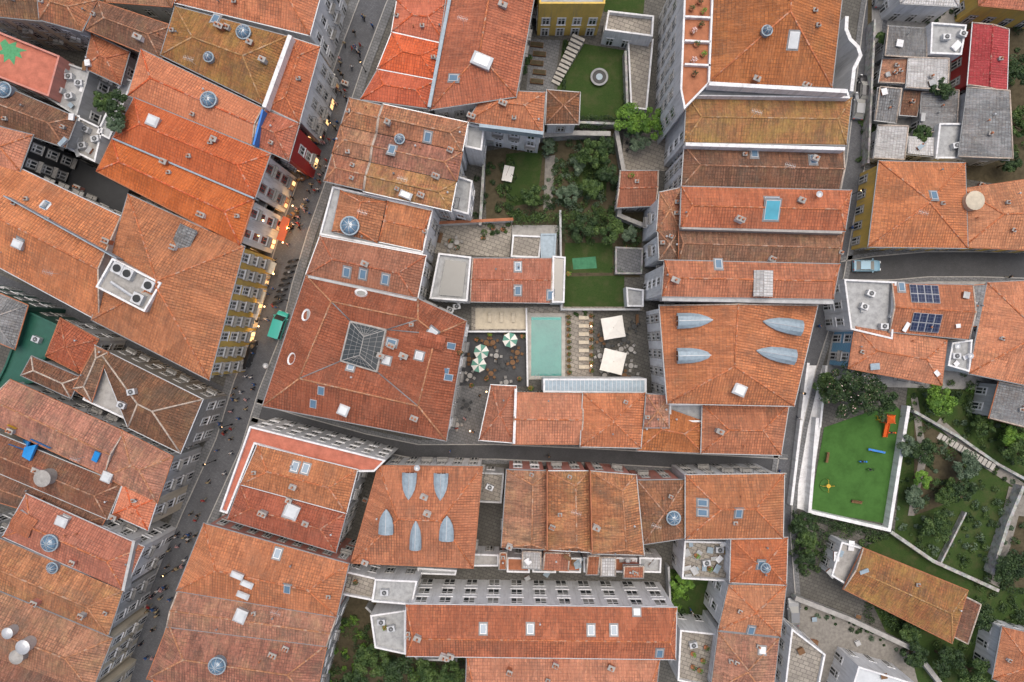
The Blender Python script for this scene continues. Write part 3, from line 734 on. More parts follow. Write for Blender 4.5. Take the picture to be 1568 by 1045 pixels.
def hatch(px,py,w=1.4,l=1.4,ang=-.4,h=.5,top='opal'):
    p,n=hit(px,py); mb=MB(); z=Vector((0,0,1)); mb.box(p+z*(h/2-.2),(w/2,l/2,h/2+.2),ang,0)
    t=p+z*(h+.02)
    c,s=math.cos(ang),math.sin(ang)
    def R(x,y,zz): return (t.x+x*c-y*s,t.y+x*s+y*c,t.z+zz)
    a,b=w/2+.08,l/2+.08
    mb.add([R(-a,-b,0),R(a,-b,0),R(a,b,0),R(-a,b,0),R(-a*.7,-b*.7,.22),R(a*.7,-b*.7,.22),R(a*.7,b*.7,.22),R(-a*.7,b*.7,.22)],[(0,1,5,4),(1,2,6,5),(2,3,7,6),(3,0,4,7),(4,5,6,7),(3,2,1,0)],1)
    mb.obj('domed_rooflight',[M['steel'],M[top]])
def chimney(px,py,w=.9,l=.55,h=1.3,ang=-.4,mat='white',pots=2,p=None):
    if p is None: p,n=hit(px,py)
    mb=MB(); mb.box(p+Vector((0,0,h/2-.3)),(w/2,l/2,h/2+.3),ang,0)
    mb.box(p+Vector((0,0,h+.06)),(w/2+.08,l/2+.08,.06),ang,1)
    for i in range(pots):
        o=(i-(pots-1)/2)*w*.5; q=p+Vector((math.cos(ang)*o,math.sin(ang)*o,h+.12)); mb.revolve(q,[(.13,0),(.10,.2),(.13,.3),(.14,.42),(.08,.43)],10,2)
    mb.obj('chimney',[M[mat],M['concrete'],M['terra']])
def dome(px,py,r=1.1,mat='skyglass',base='zinc'):
    p,n=hit(px,py); mb=MB(); mb.revolve(p-Vector((0,0,.8)),[(r,0),(r,1.3),(r+.12,1.32),(r+.12,1.42),(r*.95,1.43)],20,0)
    mb.revolve(p+Vector((0,0,.62)),[(r*.95,0),(r*.86,.25),(r*.68,.45),(r*.42,.6),(r*.12,.66)],20,1)
    for i in range(8):
        t=i*math.pi/4; D=Vector((math.cos(t),math.sin(t),0))
        pr=[(r*.96,.01),(r*.87,.27),(r*.69,.47),(r*.43,.62),(.05,.69)]
        for (a,b),(c_,d_) in zip(pr,pr[1:]): mb.tube(p+Vector((0,0,.62))+D*a+Vector((0,0,b)),p+Vector((0,0,.62))+D*c_+Vector((0,0,d_)),.035,n=4,mi=2)
    mb.revolve(p+Vector((0,0,1.28)),[(.14,0),(.16,.12),(.05,.2)],8,0)
    mb.obj('lantern_dome',[M[base],M[mat],M['steel']])
def zdormer(px,py,w=2.1,h=1.6,dr=None,mat='zinc'):
    p,n=hit(px,py); X,Y,N,d=fr(n); sl=max(.2,math.hypot(n.x,n.y)/n.z); Z=Vector((0,0,1)); L=h/sl
    ts=[0,.35,.62,.84,1.0]; ws=[1,.97,.8,.45,.04]; mb=MB(); vs=[]
    for t,q in zip(ts,ws):
        c=p-d*L*t; zr=p.z+L*t*sl; zt=p.z+h*(1+.02*t); zs=zr+(zt-zr)*.6
        hw=w/2*q; c=Vector((c.x,c.y,0))
        vs+= [c-X*hw+Z*(zr-.2),c-X*hw+Z*(zs),c-X*hw*.55+Z*(zs+(zt-zs)*.75),c+Z*(zt+.02),c+X*hw*.55+Z*(zs+(zt-zs)*.75),c+X*hw+Z*(zs),c+X*hw+Z*(zr-.2)]
    fs=[tuple(range(7))]
    for i in range(4):
        for k in range(6): fs.append((i*7+k,i*7+k+1,(i+1)*7+k+1,(i+1)*7+k))
    mb.add(vs,fs,0)
    c=p+Z*h*.42
    mb.frame(c+d*.02,X,d,Z,w*.36,.03,h*.36,1); mb.frame(c+d*.04,X,d,Z,w*.36-.08,.03,h*.36-.08,2); mb.frame(c+d*.06,X,d,Z,.03,.03,h*.36-.08,1)
    mb.tube(vs[3],vs[31],.04,n=5,mi=3)
    q=[Vector(v)+d*.14+Z*.03 for v in vs[1:6]]; k=[Vector(v)-d*.2+Z*.03 for v in vs[1:6]]
    mb.add(q+k,[(i,i+1,5+i+1,5+i) for i in range(4)],0)
    mb.obj('zinc_dormer',[M[mat],M['sash'],M['glass'],M['steel']])
def acunit(px,py,ang=-.4,s_=1.0):
    p,n=hit(px,py); mb=MB(); mb.box(p+Vector((0,0,.45*s_)),(.55*s_,.4*s_,.4*s_),ang,0)
    mb.revolve(p+Vector((0,0,.852*s_)),[(.32*s_,0),(.33*s_,.04),(.28*s_,.045)],14,1)
    for i in range(4):
        t=i*math.pi/4; D=Vector((math.cos(t),math.sin(t),0)); mb.tube(p-D*.3*s_+Vector((0,0,.92*s_)),p+D*.3*s_+Vector((0,0,.92*s_)),.015,n=4,mi=0)
    for sx in (-1,1): mb.box(p+Vector((sx*.4*s_*math.cos(ang),sx*.4*s_*math.sin(ang),.02)),(.05,.4*s_,.05),ang,1)
    mb.obj('air_conditioning_unit',[M['steel'],M['iron']])
def tank(px,py,r=.8,h=1.4,mat='concrete'):
    p,n=hit(px,py); mb=MB(); mb.revolve(p-Vector((0,0,.3)),[(r,0),(r,h+.3),(r+.08,h+.3),(r+.08,h+.42),(r*.6,h+.6),(.1,h+.66)],18,0); mb.obj('water_tank',[M[mat]],smooth=False)
def antenna(px,py):
    p,n=hit(px,py); mb=MB(); t=p+Vector((0,0,2.2)); mb.tube(p-Vector((0,0,.3)),t,.03,n=5)
    mb.tube(t+Vector((-.7,.2,0)),t+Vector((.7,-.2,0)),.02,n=4)
    for i in range(7):
        q=t+Vector((-.6+.2*i,.17-.057*i,0)); mb.tube(q+Vector((-.1,-.3,0)),q+Vector((.1,.3,0)),.012,n=4)
    mb.obj('tv_antenna',[M['steel']])
def dish(px,py):
    p,n=hit(px,py); mb=MB(); mb.tube(p,p+Vector((0,0,.8)),.03,n=5,mi=1); mb.revolve(p+Vector((0,0,.8)),[(.05,0),(.25,.05),(.4,.16),(.42,.17),(.39,.17),(.24,.07),(.02,.03)],14,0)
    mb.obj('satellite_dish',[M['steel'],M['iron']])
def house_dormer(px,py,w=2,h=.8,mat='white',roof='R'):
    p,n=hit(px,py); X,Y,N,d=fr(n); sl=max(.25,math.hypot(n.x,n.y)/n.z); Z=Vector((0,0,1)); gg=.25
    ft=p+d*1.1; ft=Vector((ft.x,ft.y,p.z-1.1*sl)); L=(h+gg)/sl; mb=MB()
    b=[ft-X*w/2-Z*.3,ft+X*w/2-Z*.3,ft+X*w/2+Z*h,ft+Z*(h+gg),ft-X*w/2+Z*h]; k=[q-d*L for q in b]
    mb.add(b+k,[(0,1,2,3,4),(1,6,7,2),(0,4,9,5)],0)
    o=.15
    R=[ft+X*(w/2+o)+Z*(h-.03)+d*o,ft+Z*(h+gg+.06)+d*o,ft-X*(w/2+o)+Z*(h-.03)+d*o]; K=[q-d*(L+o) for q in R]
    mb.add(R+K,[(0,1,4,3),(1,2,5,4)],1)
    mb.frame(ft+Z*h*.5+d*.03,X,d,Z,w*.3,.03,h*.4,3); mb.frame(ft+Z*h*.5+d*.05,X,d,Z,w*.3-.08,.03,h*.4-.08,2)
    mb.obj('dormer_window',[M[mat],RM[roof],M['glass'],M['sash']],uv=True)
for a in [(531,417),(556,420),(590,428),(538,560),(686,578),(480,618),(492,598),(793,409),(843,452),(793,445),(740,963),(812,963),(905,965),(940,965),(600,525),(660,515),(690,530),(680,568),(655,210),(600,230),(452,715),(468,718),(440,785),(70,315),(30,373),(1131,786),(1076,770),(1076,785),(1430,300),(1165,865),(1150,965),(425,848),(440,902),(330,30),(98,798),(1380,440),(1155,235),(1245,245),(695,120),(1100,405),(1010,1000)]: skylight(*a)
for a in [(527,628,1.3,1.3),(236,187,1.5,1.3),(662,510,1.2,1.2),(738,95,2.6,1.6),(1131,597,1.6,1.4),(448,783,1.8,1.8),(166,730,1.3,1.3),(97,798,1.5,1.2),(370,942,1.5,1.7),(365,880,1.6,.7),(380,893,1.6,.7),(374,910,1.6,.7),(975,937,.9,.9),(1215,62,1.2,2),(592,552,1,1),(642,545,1,1),(30,375,1.3,1),(70,315,1.2,1),(622,300,1.6,.8),(1167,996,.9,.9)]:
    skylight(a[0],a[1],a[2],a[3],'opal',fm='white') if a[2]<1.25 else hatch(*a)
skylight(1182,322,1.9,2.6,'cyanglass'); skylight(1182,306,1.8,.6,'skyglass')
for x,y in ((470,483),(448,550),(553,450)):
    p,n=hit(x,y); X,Y,N,d=fr(n); mb=MB(); P=[p+(X*.85*math.cos(t*math.pi/10)+Y*.6*math.sin(t*math.pi/10)) for t in range(20)]; Q=[q+N*.3 for q in P]; I=[p+(q-p)*.7+N*.12 for q in P]
    mb.add(P+Q+I,[(i,(i+1)%20,20+(i+1)%20,20+i) for i in range(20)]+[(20+i,20+(i+1)%20,40+(i+1)%20,40+i) for i in range(20)],0); mb.add(I,[tuple(range(20))],1); mb.obj('oval_roof_window',[M['white'],M['glass']])
for a in [(322,155,1.0),(375,52,.9),(322,90,.6),(537,347,1.2),(613,215,.6),(80,830,1.1),(335,1017,1.1),(1170,868,.6),(10,140,1.0),(1172,50,.6),(1030,792,.9),(84,868,.7)]: dome(*a)
for a in [(1036,492),(1036,545),(1222,503),(1212,547)]: zdormer(*a)
for a in [(628,724,2.0,1.15),(676,725,2.0,1.15),(592,815,2.0,1.1),(684,825,2.0,1.1),(637,838,1.6,1.3)]: zdormer(*a)
house_dormer(1167,440,2.2,.8,'zinc','V'); house_dormer(285,362,2.2,.8,'zinc','G'); house_dormer(35,800,2.6,.8); house_dormer(655,520,1.6,.6,'white','R')
tank(1484,310,1.3,1.2,'deck'); tank(75,730,1.1,1.3); tank(45,985,.9,1.2,'steel'); tank(35,1000,.9,1.2,'concrete'); tank(20,965,.7,1.0,'steel')
for a in [(385,68),(340,45),(405,95),(268,380),(600,530),(620,545),(585,545),(645,300),(668,272),(560,765),(450,745),(445,765),(655,785),(780,835),(845,806),(912,806),(1032,430),(1225,308),(1130,338),(1245,245),(1180,398),(685,1005),(850,1015),(780,1025),(935,1020),(440,990),(180,790),(60,720),(20,660),(165,370),(690,175),(722,180),(690,232),(595,190),(1500,285),(1165,130),(1230,135),(1155,125),(470,800),(405,785),(635,640),(650,760),(560,405),(1100,660),(560,860),(600,865),(640,975),(115,860),(130,940),(60,920),(350,45),(260,30),(215,60),(330,215),(255,250),(310,330),(125,290),(770,160),(770,10),(680,1003),(690,1003),(530,130),(420,1000)]:
    chimney(*a,w=random.uniform(.6,1.1),h=random.uniform(.5,1.2),mat=random.choice(['white','pink','grey','terra']),pots=random.choice([1,2]))
for V_,F_ in VENTS:
    for q in range(random.choice([0,1,2,3,4])):
        fc=random.choice(F_); ps=[V_[i] for i in fc]; ws=[random.uniform(.2,1) for _ in ps]; s_=sum(ws); p=sum((a*b for a,b in zip(ps,ws)),Vector())/s_
        if random.random()<.35: chimney(0,0,.45,.35,.35,random.choice([-.4,0]),random.choice(['grey','terra','white']),1,p)
        else:
            mb=MB(); mb.tube(p-Vector((0,0,.1)),p+Vector((0,0,.5)),.07,n=8); mb.revolve(p+Vector((0,0,.5)),[(.14,0),(.14,.08),(.02,.16)],8,0); mb.obj('roof_vent_pipe',[M[random.choice(['steel','terra','zincd'])]])
for a in [(300,100),(620,280),(880,780),(1000,800),(1150,180),(1200,260),(430,930),(130,700),(640,1040),(1100,940),(1400,330),(560,330),(90,420),(710,40)]: antenna(*a)
for a in [(640,715),(1250,300),(1480,545),(960,855),(410,560),(1460,530)]: dish(*a)
for a in [(100,110),(125,130),(95,140),(135,200),(110,120),(120,215),(700,470),(690,475),(1365,485),(1320,470),(1460,545),(590,905),(600,960),(585,950),(1100,840),(750,745),(1060,985),(1470,55),(1445,60),(180,150),(60,520),(205,600),(190,620),(150,215),(130,225),(110,150),(1330,450),(1350,500),(1460,225),(1080,860)]: acunit(*a,ang=random.choice([-.4,0,.2]))
for i in range(75):
    x,y=random.choice([(random.uniform(1345,1475),random.uniform(40,240)),(random.uniform(90,160),random.uniform(95,240)),(random.uniform(1290,1480),random.uniform(430,590)),(random.uniform(780,1010),random.uniform(850,885)),(random.uniform(1220,1400),random.uniform(930,1040)),(random.uniform(1270,1330),random.uniform(830,900)),(random.uniform(1048,1110),random.uniform(830,885))])
    p,n=hit(x,y); a=random.uniform(0,3); w_=random.uniform(.25,.7); l_=random.uniform(.2,.45); h_=random.uniform(.2,.5); mb=MB(); mb.box(p+Vector((0,0,h_/2)),(w_,l_,h_/2),a,0); mb.box(p+Vector((0,0,h_+.03)),(w_+.05,l_+.05,.03),a,1)
    mb.obj('storage_box',[M[random.choice(['wood','grey','steel','concrete','white','terra'])],M[random.choice(['zinc','white','grey','wood','terraceg'])]])
e=empty('rooftop_plant',hit(200,440)[0]); mb=MB(); zt=15.6
P=[W(175,396,zt),W(250,434,zt),W(224,478,zt),W(150,440,zt)]
mb.add(P+[Vector((p.x,p.y,12.5)) for p in P],[(3,2,1,0)]+[(i,(i+1)%4,4+(i+1)%4,4+i) for i in range(4)],0); ribbon(mb,inset(P,.1),.25,zt-.2,zt+.5,1,True); mb.obj('enclosure',[M['concrete'],M['white']],e)
mb=MB()
for (x,y) in ((185,412),(200,420),(232,438),(215,458)):
    c=W(x,y,zt); mb.box((c.x,c.y,zt+.45),(.7,.7,.44),-.45,0); mb.revolve((c.x,c.y,zt+.9),[(.5,0),(.5,.12),(.4,.13)],14,1)
mb.tube(W(170,432,zt+.4),W(215,462,zt+.4),.2,n=8,mi=0); mb.obj('fan_coils',[M['steel'],M['iron']],e)
def party(pts,z,w=.4,mat='white',name='party_wall'):
    wall(name,pts,z,w,mat,z0=z-1.6)
party([(444,54),(404,164)],14.2,.55); party([(1050,221),(1294,228)],14.6,.45,'white'); party([(1044,349),(1290,356)],15.0,.35,'granite'); party([(1014,458),(1276,463)],15,.5,'grey'); party([(1086,128),(1298,140)],17.2,.5)
party([(790,596),(787,680)],8.6,.35,'white'); party([(838,722),(838,842)],11.4,.16,'terra'); party([(904,722),(907,846)],11.4,.16,'terra'); party([(690,-10),(657,164)],12.6,.45,'zinc')
party([(172,212),(389,304)],13.4,.22,'zinc'); party([(472,424),(638,460)],13.4,.3,'grey'); party([(734,192),(832,204)],12,.45,'zinc'); party([(205,828),(188,905)],11.3,.4,'grey')
party([(5,300),(178,396)],15.6,.15,'zinc'); party([(388,222),(402,168)],14,.25,'bluep')
def slab(name,pts,dz,mat):
    P=[hit(x,y)[0]+Vector((0,0,dz)) for x,y in pts]; mb=MB(); mb.add(P+[p-Vector((0,0,dz*.8)) for p in P],[tuple(range(len(P)))[::-1]]+[(i,(i+1)%len(P),len(P)+(i+1)%len(P),len(P)+i) for i in range(len(P))]); return mb.obj(name,[M[mat]])
slab('tarpaulin',[(20,665),(48,676),(44,690),(16,680)],.5,'tarp'); slab('tarpaulin',[(50,672),(80,686),(78,692),(48,684)],.5,'tarp'); slab('tarpaulin',[(42,684),(60,680),(50,705),(38,698)],.6,'tarp'); slab('tarpaulin',[(148,690),(156,694),(150,708),(142,704)],.4,'tarp')
slab('scaffold_board',[(15,650),(28,656),(22,668),(10,662)],.6,'yellowp')
slab('dragon_mural',[(0,66),(8,60),(14,68),(26,64),(24,72),(42,78),(30,80),(34,90),(24,86),(22,100),(14,90),(6,96),(6,84),(-6,82),(4,76)],.02,'dragon')
for (x,y) in ((1415,451),(1417,494)):
    p,n=hit(x,y); X,Y,N,d=fr(n); e=empty('solar_panel_array',p); mb=MB(); fm=MB()
    for i in range(4):
        for j in range(2):
            c=p+X*(i-1.5)*1.03+Y*(j-.5)*1.35+N*.22
            fm.frame(c-N*.03,X,Y,N,.5,.66,.03,0); mb.frame(c+N*.006,X,Y,N,.46,.62,.006,0)
    mb.obj('cells',[M['pv']],e,uv=True); fm.obj('frames',[M['steel']],e)
# ================================================================== FOLIAGE
def leafmesh(name,C,R,per,size,mat,parent=None,flat=.8,extra=None):
    C=np.array(C,float); R=np.array(R,float); N=len(C)*per
    ci=np.repeat(np.arange(len(C)),per)
    d=rng.normal(size=(N,3)); d/=np.linalg.norm(d,axis=1)[:,None]; d[:,2]=np.where(d[:,2]<-.2,-d[:,2]*.6,d[:,2])
    rad=R[ci]*rng.uniform(.45,1.08,N)**.6
    p=C[ci]+d*rad[:,None]*np.array([1,1,flat])
    nn=d+rng.normal(size=(N,3))*.55+np.array([0,0,.35]); nn/=np.linalg.norm(nn,axis=1)[:,None]
    u=np.cross(nn,rng.normal(size=(N,3))); u/=np.linalg.norm(u,axis=1)[:,None]; v=np.cross(nn,u)
    s=size*rng.uniform(.55,1.3,N)[:,None]
    q=np.stack([p-u*s*.5,p-v*s*.28+nn*s*.06,p+u*s*.5,p+v*s*.28+nn*s*.06],1).reshape(-1,3)
    q[:,2]=np.maximum(q[:,2],.06)
    me=bpy.data.meshes.new(name); me.vertices.add(4*N); me.vertices.foreach_set('co',q.ravel()); me.loops.add(4*N); me.loops.foreach_set('vertex_index',np.arange(4*N)); me.polygons.add(N)
    me.polygons.foreach_set('loop_start',np.arange(0,4*N,4))
    try: me.polygons.foreach_set('loop_total',np.full(N,4))
    except: pass
    ms=[M[m] for m in (mat if isinstance(mat,(list,tuple)) else [mat])]
    for m in ms: me.materials.append(m)
    if len(ms)>1:
        pick=rng.integers(0,len(ms),len(C))[ci]; me.polygons.foreach_set('material_index',pick)
    me.update(calc_edges=True); me.validate()
    o=bpy.data.objects.new(name,me); COL.objects.link(o)
    if parent: o.parent=parent; o.matrix_parent_inverse=Matrix.Translation(-parent.location)
    return o
def tree(px,py,r=2.5,h=6,mat='leaf',name='tree',leaf=.32,dens=1.0,flowers=False,base=0):
    zc=base+h-r*.7; c=W(px,py,zc); b=Vector((c.x,c.y,base)); e=empty(name,b)
    mb=MB(); mb.tube(b,Vector((c.x,c.y,zc-r*.2)),.22*r/2.5,.12*r/2.5,n=8)
    C=[];R=[]
    k=int(22*dens*max(1,r/2.2))
    for i in range(k):
        t=random.uniform(0,2*math.pi); rr=r*math.sqrt(random.random())*.85; zz=math.sqrt(max(0,1-(rr/r)**2))*r*.6*random.uniform(.1,1)
        q=Vector((c.x+rr*math.cos(t)*random.uniform(.85,1.15),c.y+rr*math.sin(t)*random.uniform(.85,1.15),zc+zz)); C.append(q); R.append(random.uniform(.45,.8)*min(1.2,r/2.4))
        if i%3==0: mb.tube(Vector((c.x,c.y,zc-r*.5)),q,.07,.02,n=5)
    mb.obj('trunk_and_limbs',[M['bark']],e); leafmesh('crown',C,R,130,leaf,mat,e)
    if flowers: leafmesh('blossom',C,[x*1.08 for x in R],6,.22,'flower',e)
    return e
def mass(pts,n,mat,name='garden_shrubs',rmin=.4,rmax=1.0,hz=.6,per=70,leaf=.27,base=0):
    P=[W(x,y,base) for x,y in pts]; xs=[p.x for p in P]; ys=[p.y for p in P]; C=[];R=[]; t=0
    while len(C)<n and t<n*20:
        t+=1; x=random.uniform(min(xs),max(xs)); y=random.uniform(min(ys),max(ys))
        if inpoly(x,y,P): r=random.uniform(rmin,rmax)*random.uniform(.6,1); C.append((x,y,base+r*hz*random.uniform(.3,1.6))); R.append(r)
    if C: leafmesh(name,C,R,per,leaf,mat)
def hedge(pts,w,h,mat='leaf',name='hedge'):
    P=[W(x,y) for x,y in pts]; C=[];R=[]
    for a,b in zip(P,P[1:]):
        k=max(2,int((b-a).length/.35))
        for i in range(k):
            q=a.lerp(b,i/k); C.append((q.x+random.uniform(-w,w)*.3,q.y+random.uniform(-w,w)*.3,h*random.uniform(.4,.85))); R.append(w*.5*random.uniform(.8,1.2))
    leafmesh(name,C,R,60,.22,mat)
tree(962,182,2.3,5.5,'leafb'); tree(998,188,2.4,5.2,'leafb'); tree(975,215,1.8,3.5,'leafs')
tree(908,238,2.2,4.5,'leaf'); tree(930,262,2.0,4,'leafd'); tree(870,300,1.6,3.2,'leafs'); tree(885,255,1.5,3,'leafs'); tree(815,300,1.6,3.5,'leaf'); tree(905,290,1.8,3.5,'leaf'); tree(840,225,1.2,2.8,'leafs'); tree(925,225,1.5,3.4,'leafd')
tree(893,350,2.2,4.2,'leafd'); tree(930,352,2.2,4.5,'leaf'); tree(965,360,1.2,3,'leafs')
tree(1300,598,4.6,8,'leafd',dens=1.3,flowers=True,name='flowering_tree'); tree(1345,612,2.6,6,'leafd'); tree(1270,590,2.3,5,'leaf')
tree(1440,610,2.4,4,'leafb'); tree(1412,690,2.0,3.6,'leafd'); tree(1390,682,1.6,3.0,'leafs'); tree(1478,712,2.2,4,'leafs'); tree(1445,750,2.2,3.4,'leaf',name='palm_shrub'); tree(1430,805,2.4,4,'leaf'); tree(1548,668,1.8,3.5,'leafb'); tree(1560,690,2.2,4.5,'leaf'); tree(1410,735,1.4,3,'leafb'); tree(1500,945,2,4,'leafd')
tree(1470,745,2.0,3.6,'leafd'); tree(1400,760,1.6,3,'leafs'); tree(1505,650,1.8,3.2,'leaf'); tree(1560,860,2.2,4,'leafd'); tree(1555,620,1.8,3.5,'leaf')
tree(180,165,1.8,10,'leafd',base=6); tree(160,155,1.5,9.5,'leaf',base=6); tree(178,190,1.2,9.5,'leafs',base=6)
tree(1438,140,1.8,5,'leafd'); tree(1410,205,1.5,4.2,'leaf'); tree(1555,110,2.3,5,'leafd'); tree(1560,190,2.4,4.5,'leaf'); tree(1545,250,1.5,3.5,'leafd'); tree(1350,60,1,3,'leaf')
tree(570,1010,2.6,5,'leaf'); tree(610,1025,2.6,5,'leafd'); tree(650,1035,2.6,5,'leaf'); tree(545,1040,2.2,4.4,'leafd'); tree(1045,895,1.6,4,'leafb'); tree(690,1030,2,4.5,'leaf')
tree(1228,800,1.7,3.5,'leafd'); tree(1234,828,1.7,3.5,'leaf'); tree(1232,855,1.5,3.2,'leafd'); tree(1535,870,2.2,4,'leafd'); tree(1450,1010,2.4,4.5,'leafd'); tree(1490,1030,2.4,4.6,'leaf'); tree(1400,1000,2,3.5,'leafd'); tree(1395,965,1.6,3,'leaf')
mass([(835,215),(945,200),(948,335),(830,335)],170,['leaf','leafd','leafs','leafd'])
mass([(765,240),(790,240),(780,330),(762,330)],26,['leafd','leaf']); mass([(775,300),(840,300),(840,335),(775,340)],34,['leaf','leafd'])
hedge([(780,338),(855,335),(940,330)],1.6,1.8); hedge([(857,335),(860,372)],1.4,1.8,'leafd'); hedge([(745,205),(930,196)],.9,2.6,'leafd','ivy')
hedge([(865,66),(862,180)],.5,.7,'leafd'); hedge([(958,85),(956,180)],.6,1.2,'leafd'); hedge([(848,182),(955,186)],.8,1.5,'leafd')
mass([(865,345),(980,340),(978,372),(865,372)],38,['leafd','leaf']); mass([(940,372),(975,372),(972,420),(942,420)],8,['leaf','leafs'])
mass([(1385,600),(1560,600),(1640,650),(1640,850),(1540,900),(1420,860),(1370,820)],330,['leaf','leafd','leafs','leafd'],rmin=.3,rmax=.9)
mass([(1480,580),(1600,600),(1600,700),(1500,690)],60,['leaf','leafd','leafb'],rmin=.4,rmax=1.0)
mass([(1420,960),(1640,880),(1640,1100),(1450,1100)],190,['leafd','leaf'],rmax=1.1)
mass([(1490,880),(1620,860),(1620,960),(1500,960)],60,['leafd','leaf'],rmax=1.1)
mass([(1210,780),(1370,815),(1300,845),(1230,880),(1210,860)],90,['leafd','leaf']); hedge([(1245,792),(1360,820)],1.3,1.2,'leafd')
mass([(1330,905),(1400,935),(1390,970),(1320,945)],30,['leafd','leaf'])
mass([(490,900),(600,980),(710,1000),(705,1080),(480,1080)],190,['leaf','leafd','leafb'],rmax=1.1)
mass([(1024,875),(1060,880),(1045,955),(1024,950)],24,['leaf','leafb']); hedge([(1104,895),(1098,960)],.9,1.2)
mass([(1540,-20),(1640,-20),(1640,270),(1545,250)],80,['leafd','leaf'],rmax=1.0); mass([(1325,120),(1345,120),(1335,248),(1310,248)],30,['leafd','leaf'],rmax=.7)
mass([(1360,-10),(1480,-10),(1478,36),(1350,36)],26,['leaf','leafd'],rmax=.7); mass([(1390,176),(1440,186),(1440,212),(1390,210)],14,['leaf','leafd'],rmax=.7)
mass([(806,64),(815,64),(806,138),(800,138)],10,['leaf','leafd'],rmax=.5); mass([(865,478),(910,478),(908,484),(865,484)],4,['leaf'],rmax=.35)
mass([(1460,500),(1486,500),(1560,640),(1440,600)],22,['leaf','leafd'],rmax=.8); mass([(730,255),(758,250),(752,335),(728,335)],10,['leafd'],rmax=.6)
mass([(1392,560),(1450,590),(1440,630),(1400,620)],16,['leaf','leafb'],rmax=.8); mass([(730,340),(782,340),(780,356),(740,360)],9,['leaf','leafd'],rmax=.6)
mass([(1218,915),(1300,945),(1420,1000),(1400,1010),(1300,965),(1218,930)],34,['leafd','leafs'],rmin=.2,rmax=.5,name='wall_ivy')
def pot(px,py,r=.25,mat='leaf',z=None):
    p,n=hit(px,py); e=empty('potted_plant',p); mb=MB(); mb.revolve(p,[(r*.7,0),(r,.4),(r*1.1,.42),(r*.9,.43)],12,0); mb.obj('pot',[M['terra']],e)
    leafmesh('leaves',[p+Vector((0,0,.6)),p+Vector((r*.5,0,.75))],[r*1.4,r*1.1],26,.22,mat,e)
for i in range(10): pot(870+i*.1,486+i*9.4,.28,'leaf')
for i in range(8): pot(905,484+i*12,.3,random.choice(['leaf','leafd']))
for (x,y) in [(812,594),(730,520),(800,515),(745,580),(795,580),(770,352),(690,370),(700,380),(740,365),(965,270),(1075,20),(1060,50),(1065,70),(1060,95),(1070,5),(1062,115),(1072,40),(1075,85),(1058,15),(960,380),(1060,1000),(1075,1010),(1060,1020),(1080,990),(1070,1025),(590,960),(545,890),(755,350),(1085,870),(1065,850),(870,420),(1110,845),(712,515),(722,590),(705,540),(750,512),(775,512)]: pot(x,y,.32,random.choice(['leaf','leafd','leafb','flower' if x>1050 else 'leaf']))
# ================================================================== FURNITURE
def parasol(px,py,r,n=4,ang=.3,mats=('cloth','cloth'),h=2.4):
    c=W(px,py,h); p=Vector((c.x,c.y,0.05)); e=empty('parasol',p); mb=MB(); vs=[p+Vector((0,0,h+.35))]
    k=n*2
    for i in range(k):
        t=ang+2*math.pi*i/k; rr=r*(1 if i%2==0 else math.cos(math.pi/n)*.985); vs.append(p+Vector((rr*math.cos(t),rr*math.sin(t),h-(0.05 if i%2 else 0))))
    for i in range(k):
        a,b=vs[1+i],vs[1+(i+1)%k]; mb.add([vs[0],a,b],[(0,1,2)],(i//2)%2); mb.add([a,b,b-Vector((0,0,.16)),a-Vector((0,0,.16))],[(0,1,2,3)],(i//2)%2)
    mb.obj('canopy',[M[mats[0]],M[mats[1]]],e)
    fb=MB(); fb.tube(p,p+Vector((0,0,h+.45)),.035,n=8); fb.revolve(p,[(.35,0),(.35,.08),(.1,.1)],12)
    for i in range(n): fb.tube(vs[0]-Vector((0,0,.05)),vs[1+2*i]-Vector((0,0,.03)),.015,n=4)
    fb.obj('pole_and_base',[M['wood']],e)
parasol(939,502,2.3,4,.95); parasol(939,554,2.4,4,.55)
for (x,y) in ((737,539),(733,559),(781,521)): parasol(x,y,1.15,8,.1,('cloth','clothg'))
def tableset(px,py,ang=0,wood='wood',n=4):
    p=W(px,py,.09); e=empty('cafe_table_set',p); mb=MB(); mb.revolve(p+Vector((0,0,.7)),[(.38,0),(.4,.03),(.1,.035)],14,0); mb.tube(p,p+Vector((0,0,.7)),.03,n=6,mi=1); mb.revolve(p,[(.22,0),(.2,.03),(.05,.04)],10,1)
    for i in range(n):
        t=ang+2*math.pi*i/n; D=Vector((math.cos(t),math.sin(t),0)); S=Vector((-D.y,D.x,0)); c=p+D*.75; Z=Vector((0,0,1))
        mb.frame(c+Z*.45,S,D,Z,.2,.2,.025,0); mb.frame(c+D*.2+Z*.7,S,D,Z,.2,.02,.2,0)
        for a in (-.17,.17):
            for b in (-.17,.17): mb.tube(c+S*a+D*b,c+S*a+D*b+Z*.44,.018,n=4,mi=1)
    mb.obj('table_and_chairs',[M[wood],M['iron']],e)
for i,(x,y) in enumerate([(718,550),(720,575),(755,525),(760,545),(770,560),(785,555),(792,540),(752,572),(775,585),(745,525),(920,520),(930,530),(955,520),(950,535),(965,560),(965,535),(918,545),(955,575),(925,575),(700,372),(690,378),(715,620),(700,650),(1075,865),(970,500),(975,580),(965,225),(1475,250)]): tableset(x,y,i,random.choice(['wood','iron','concrete']))
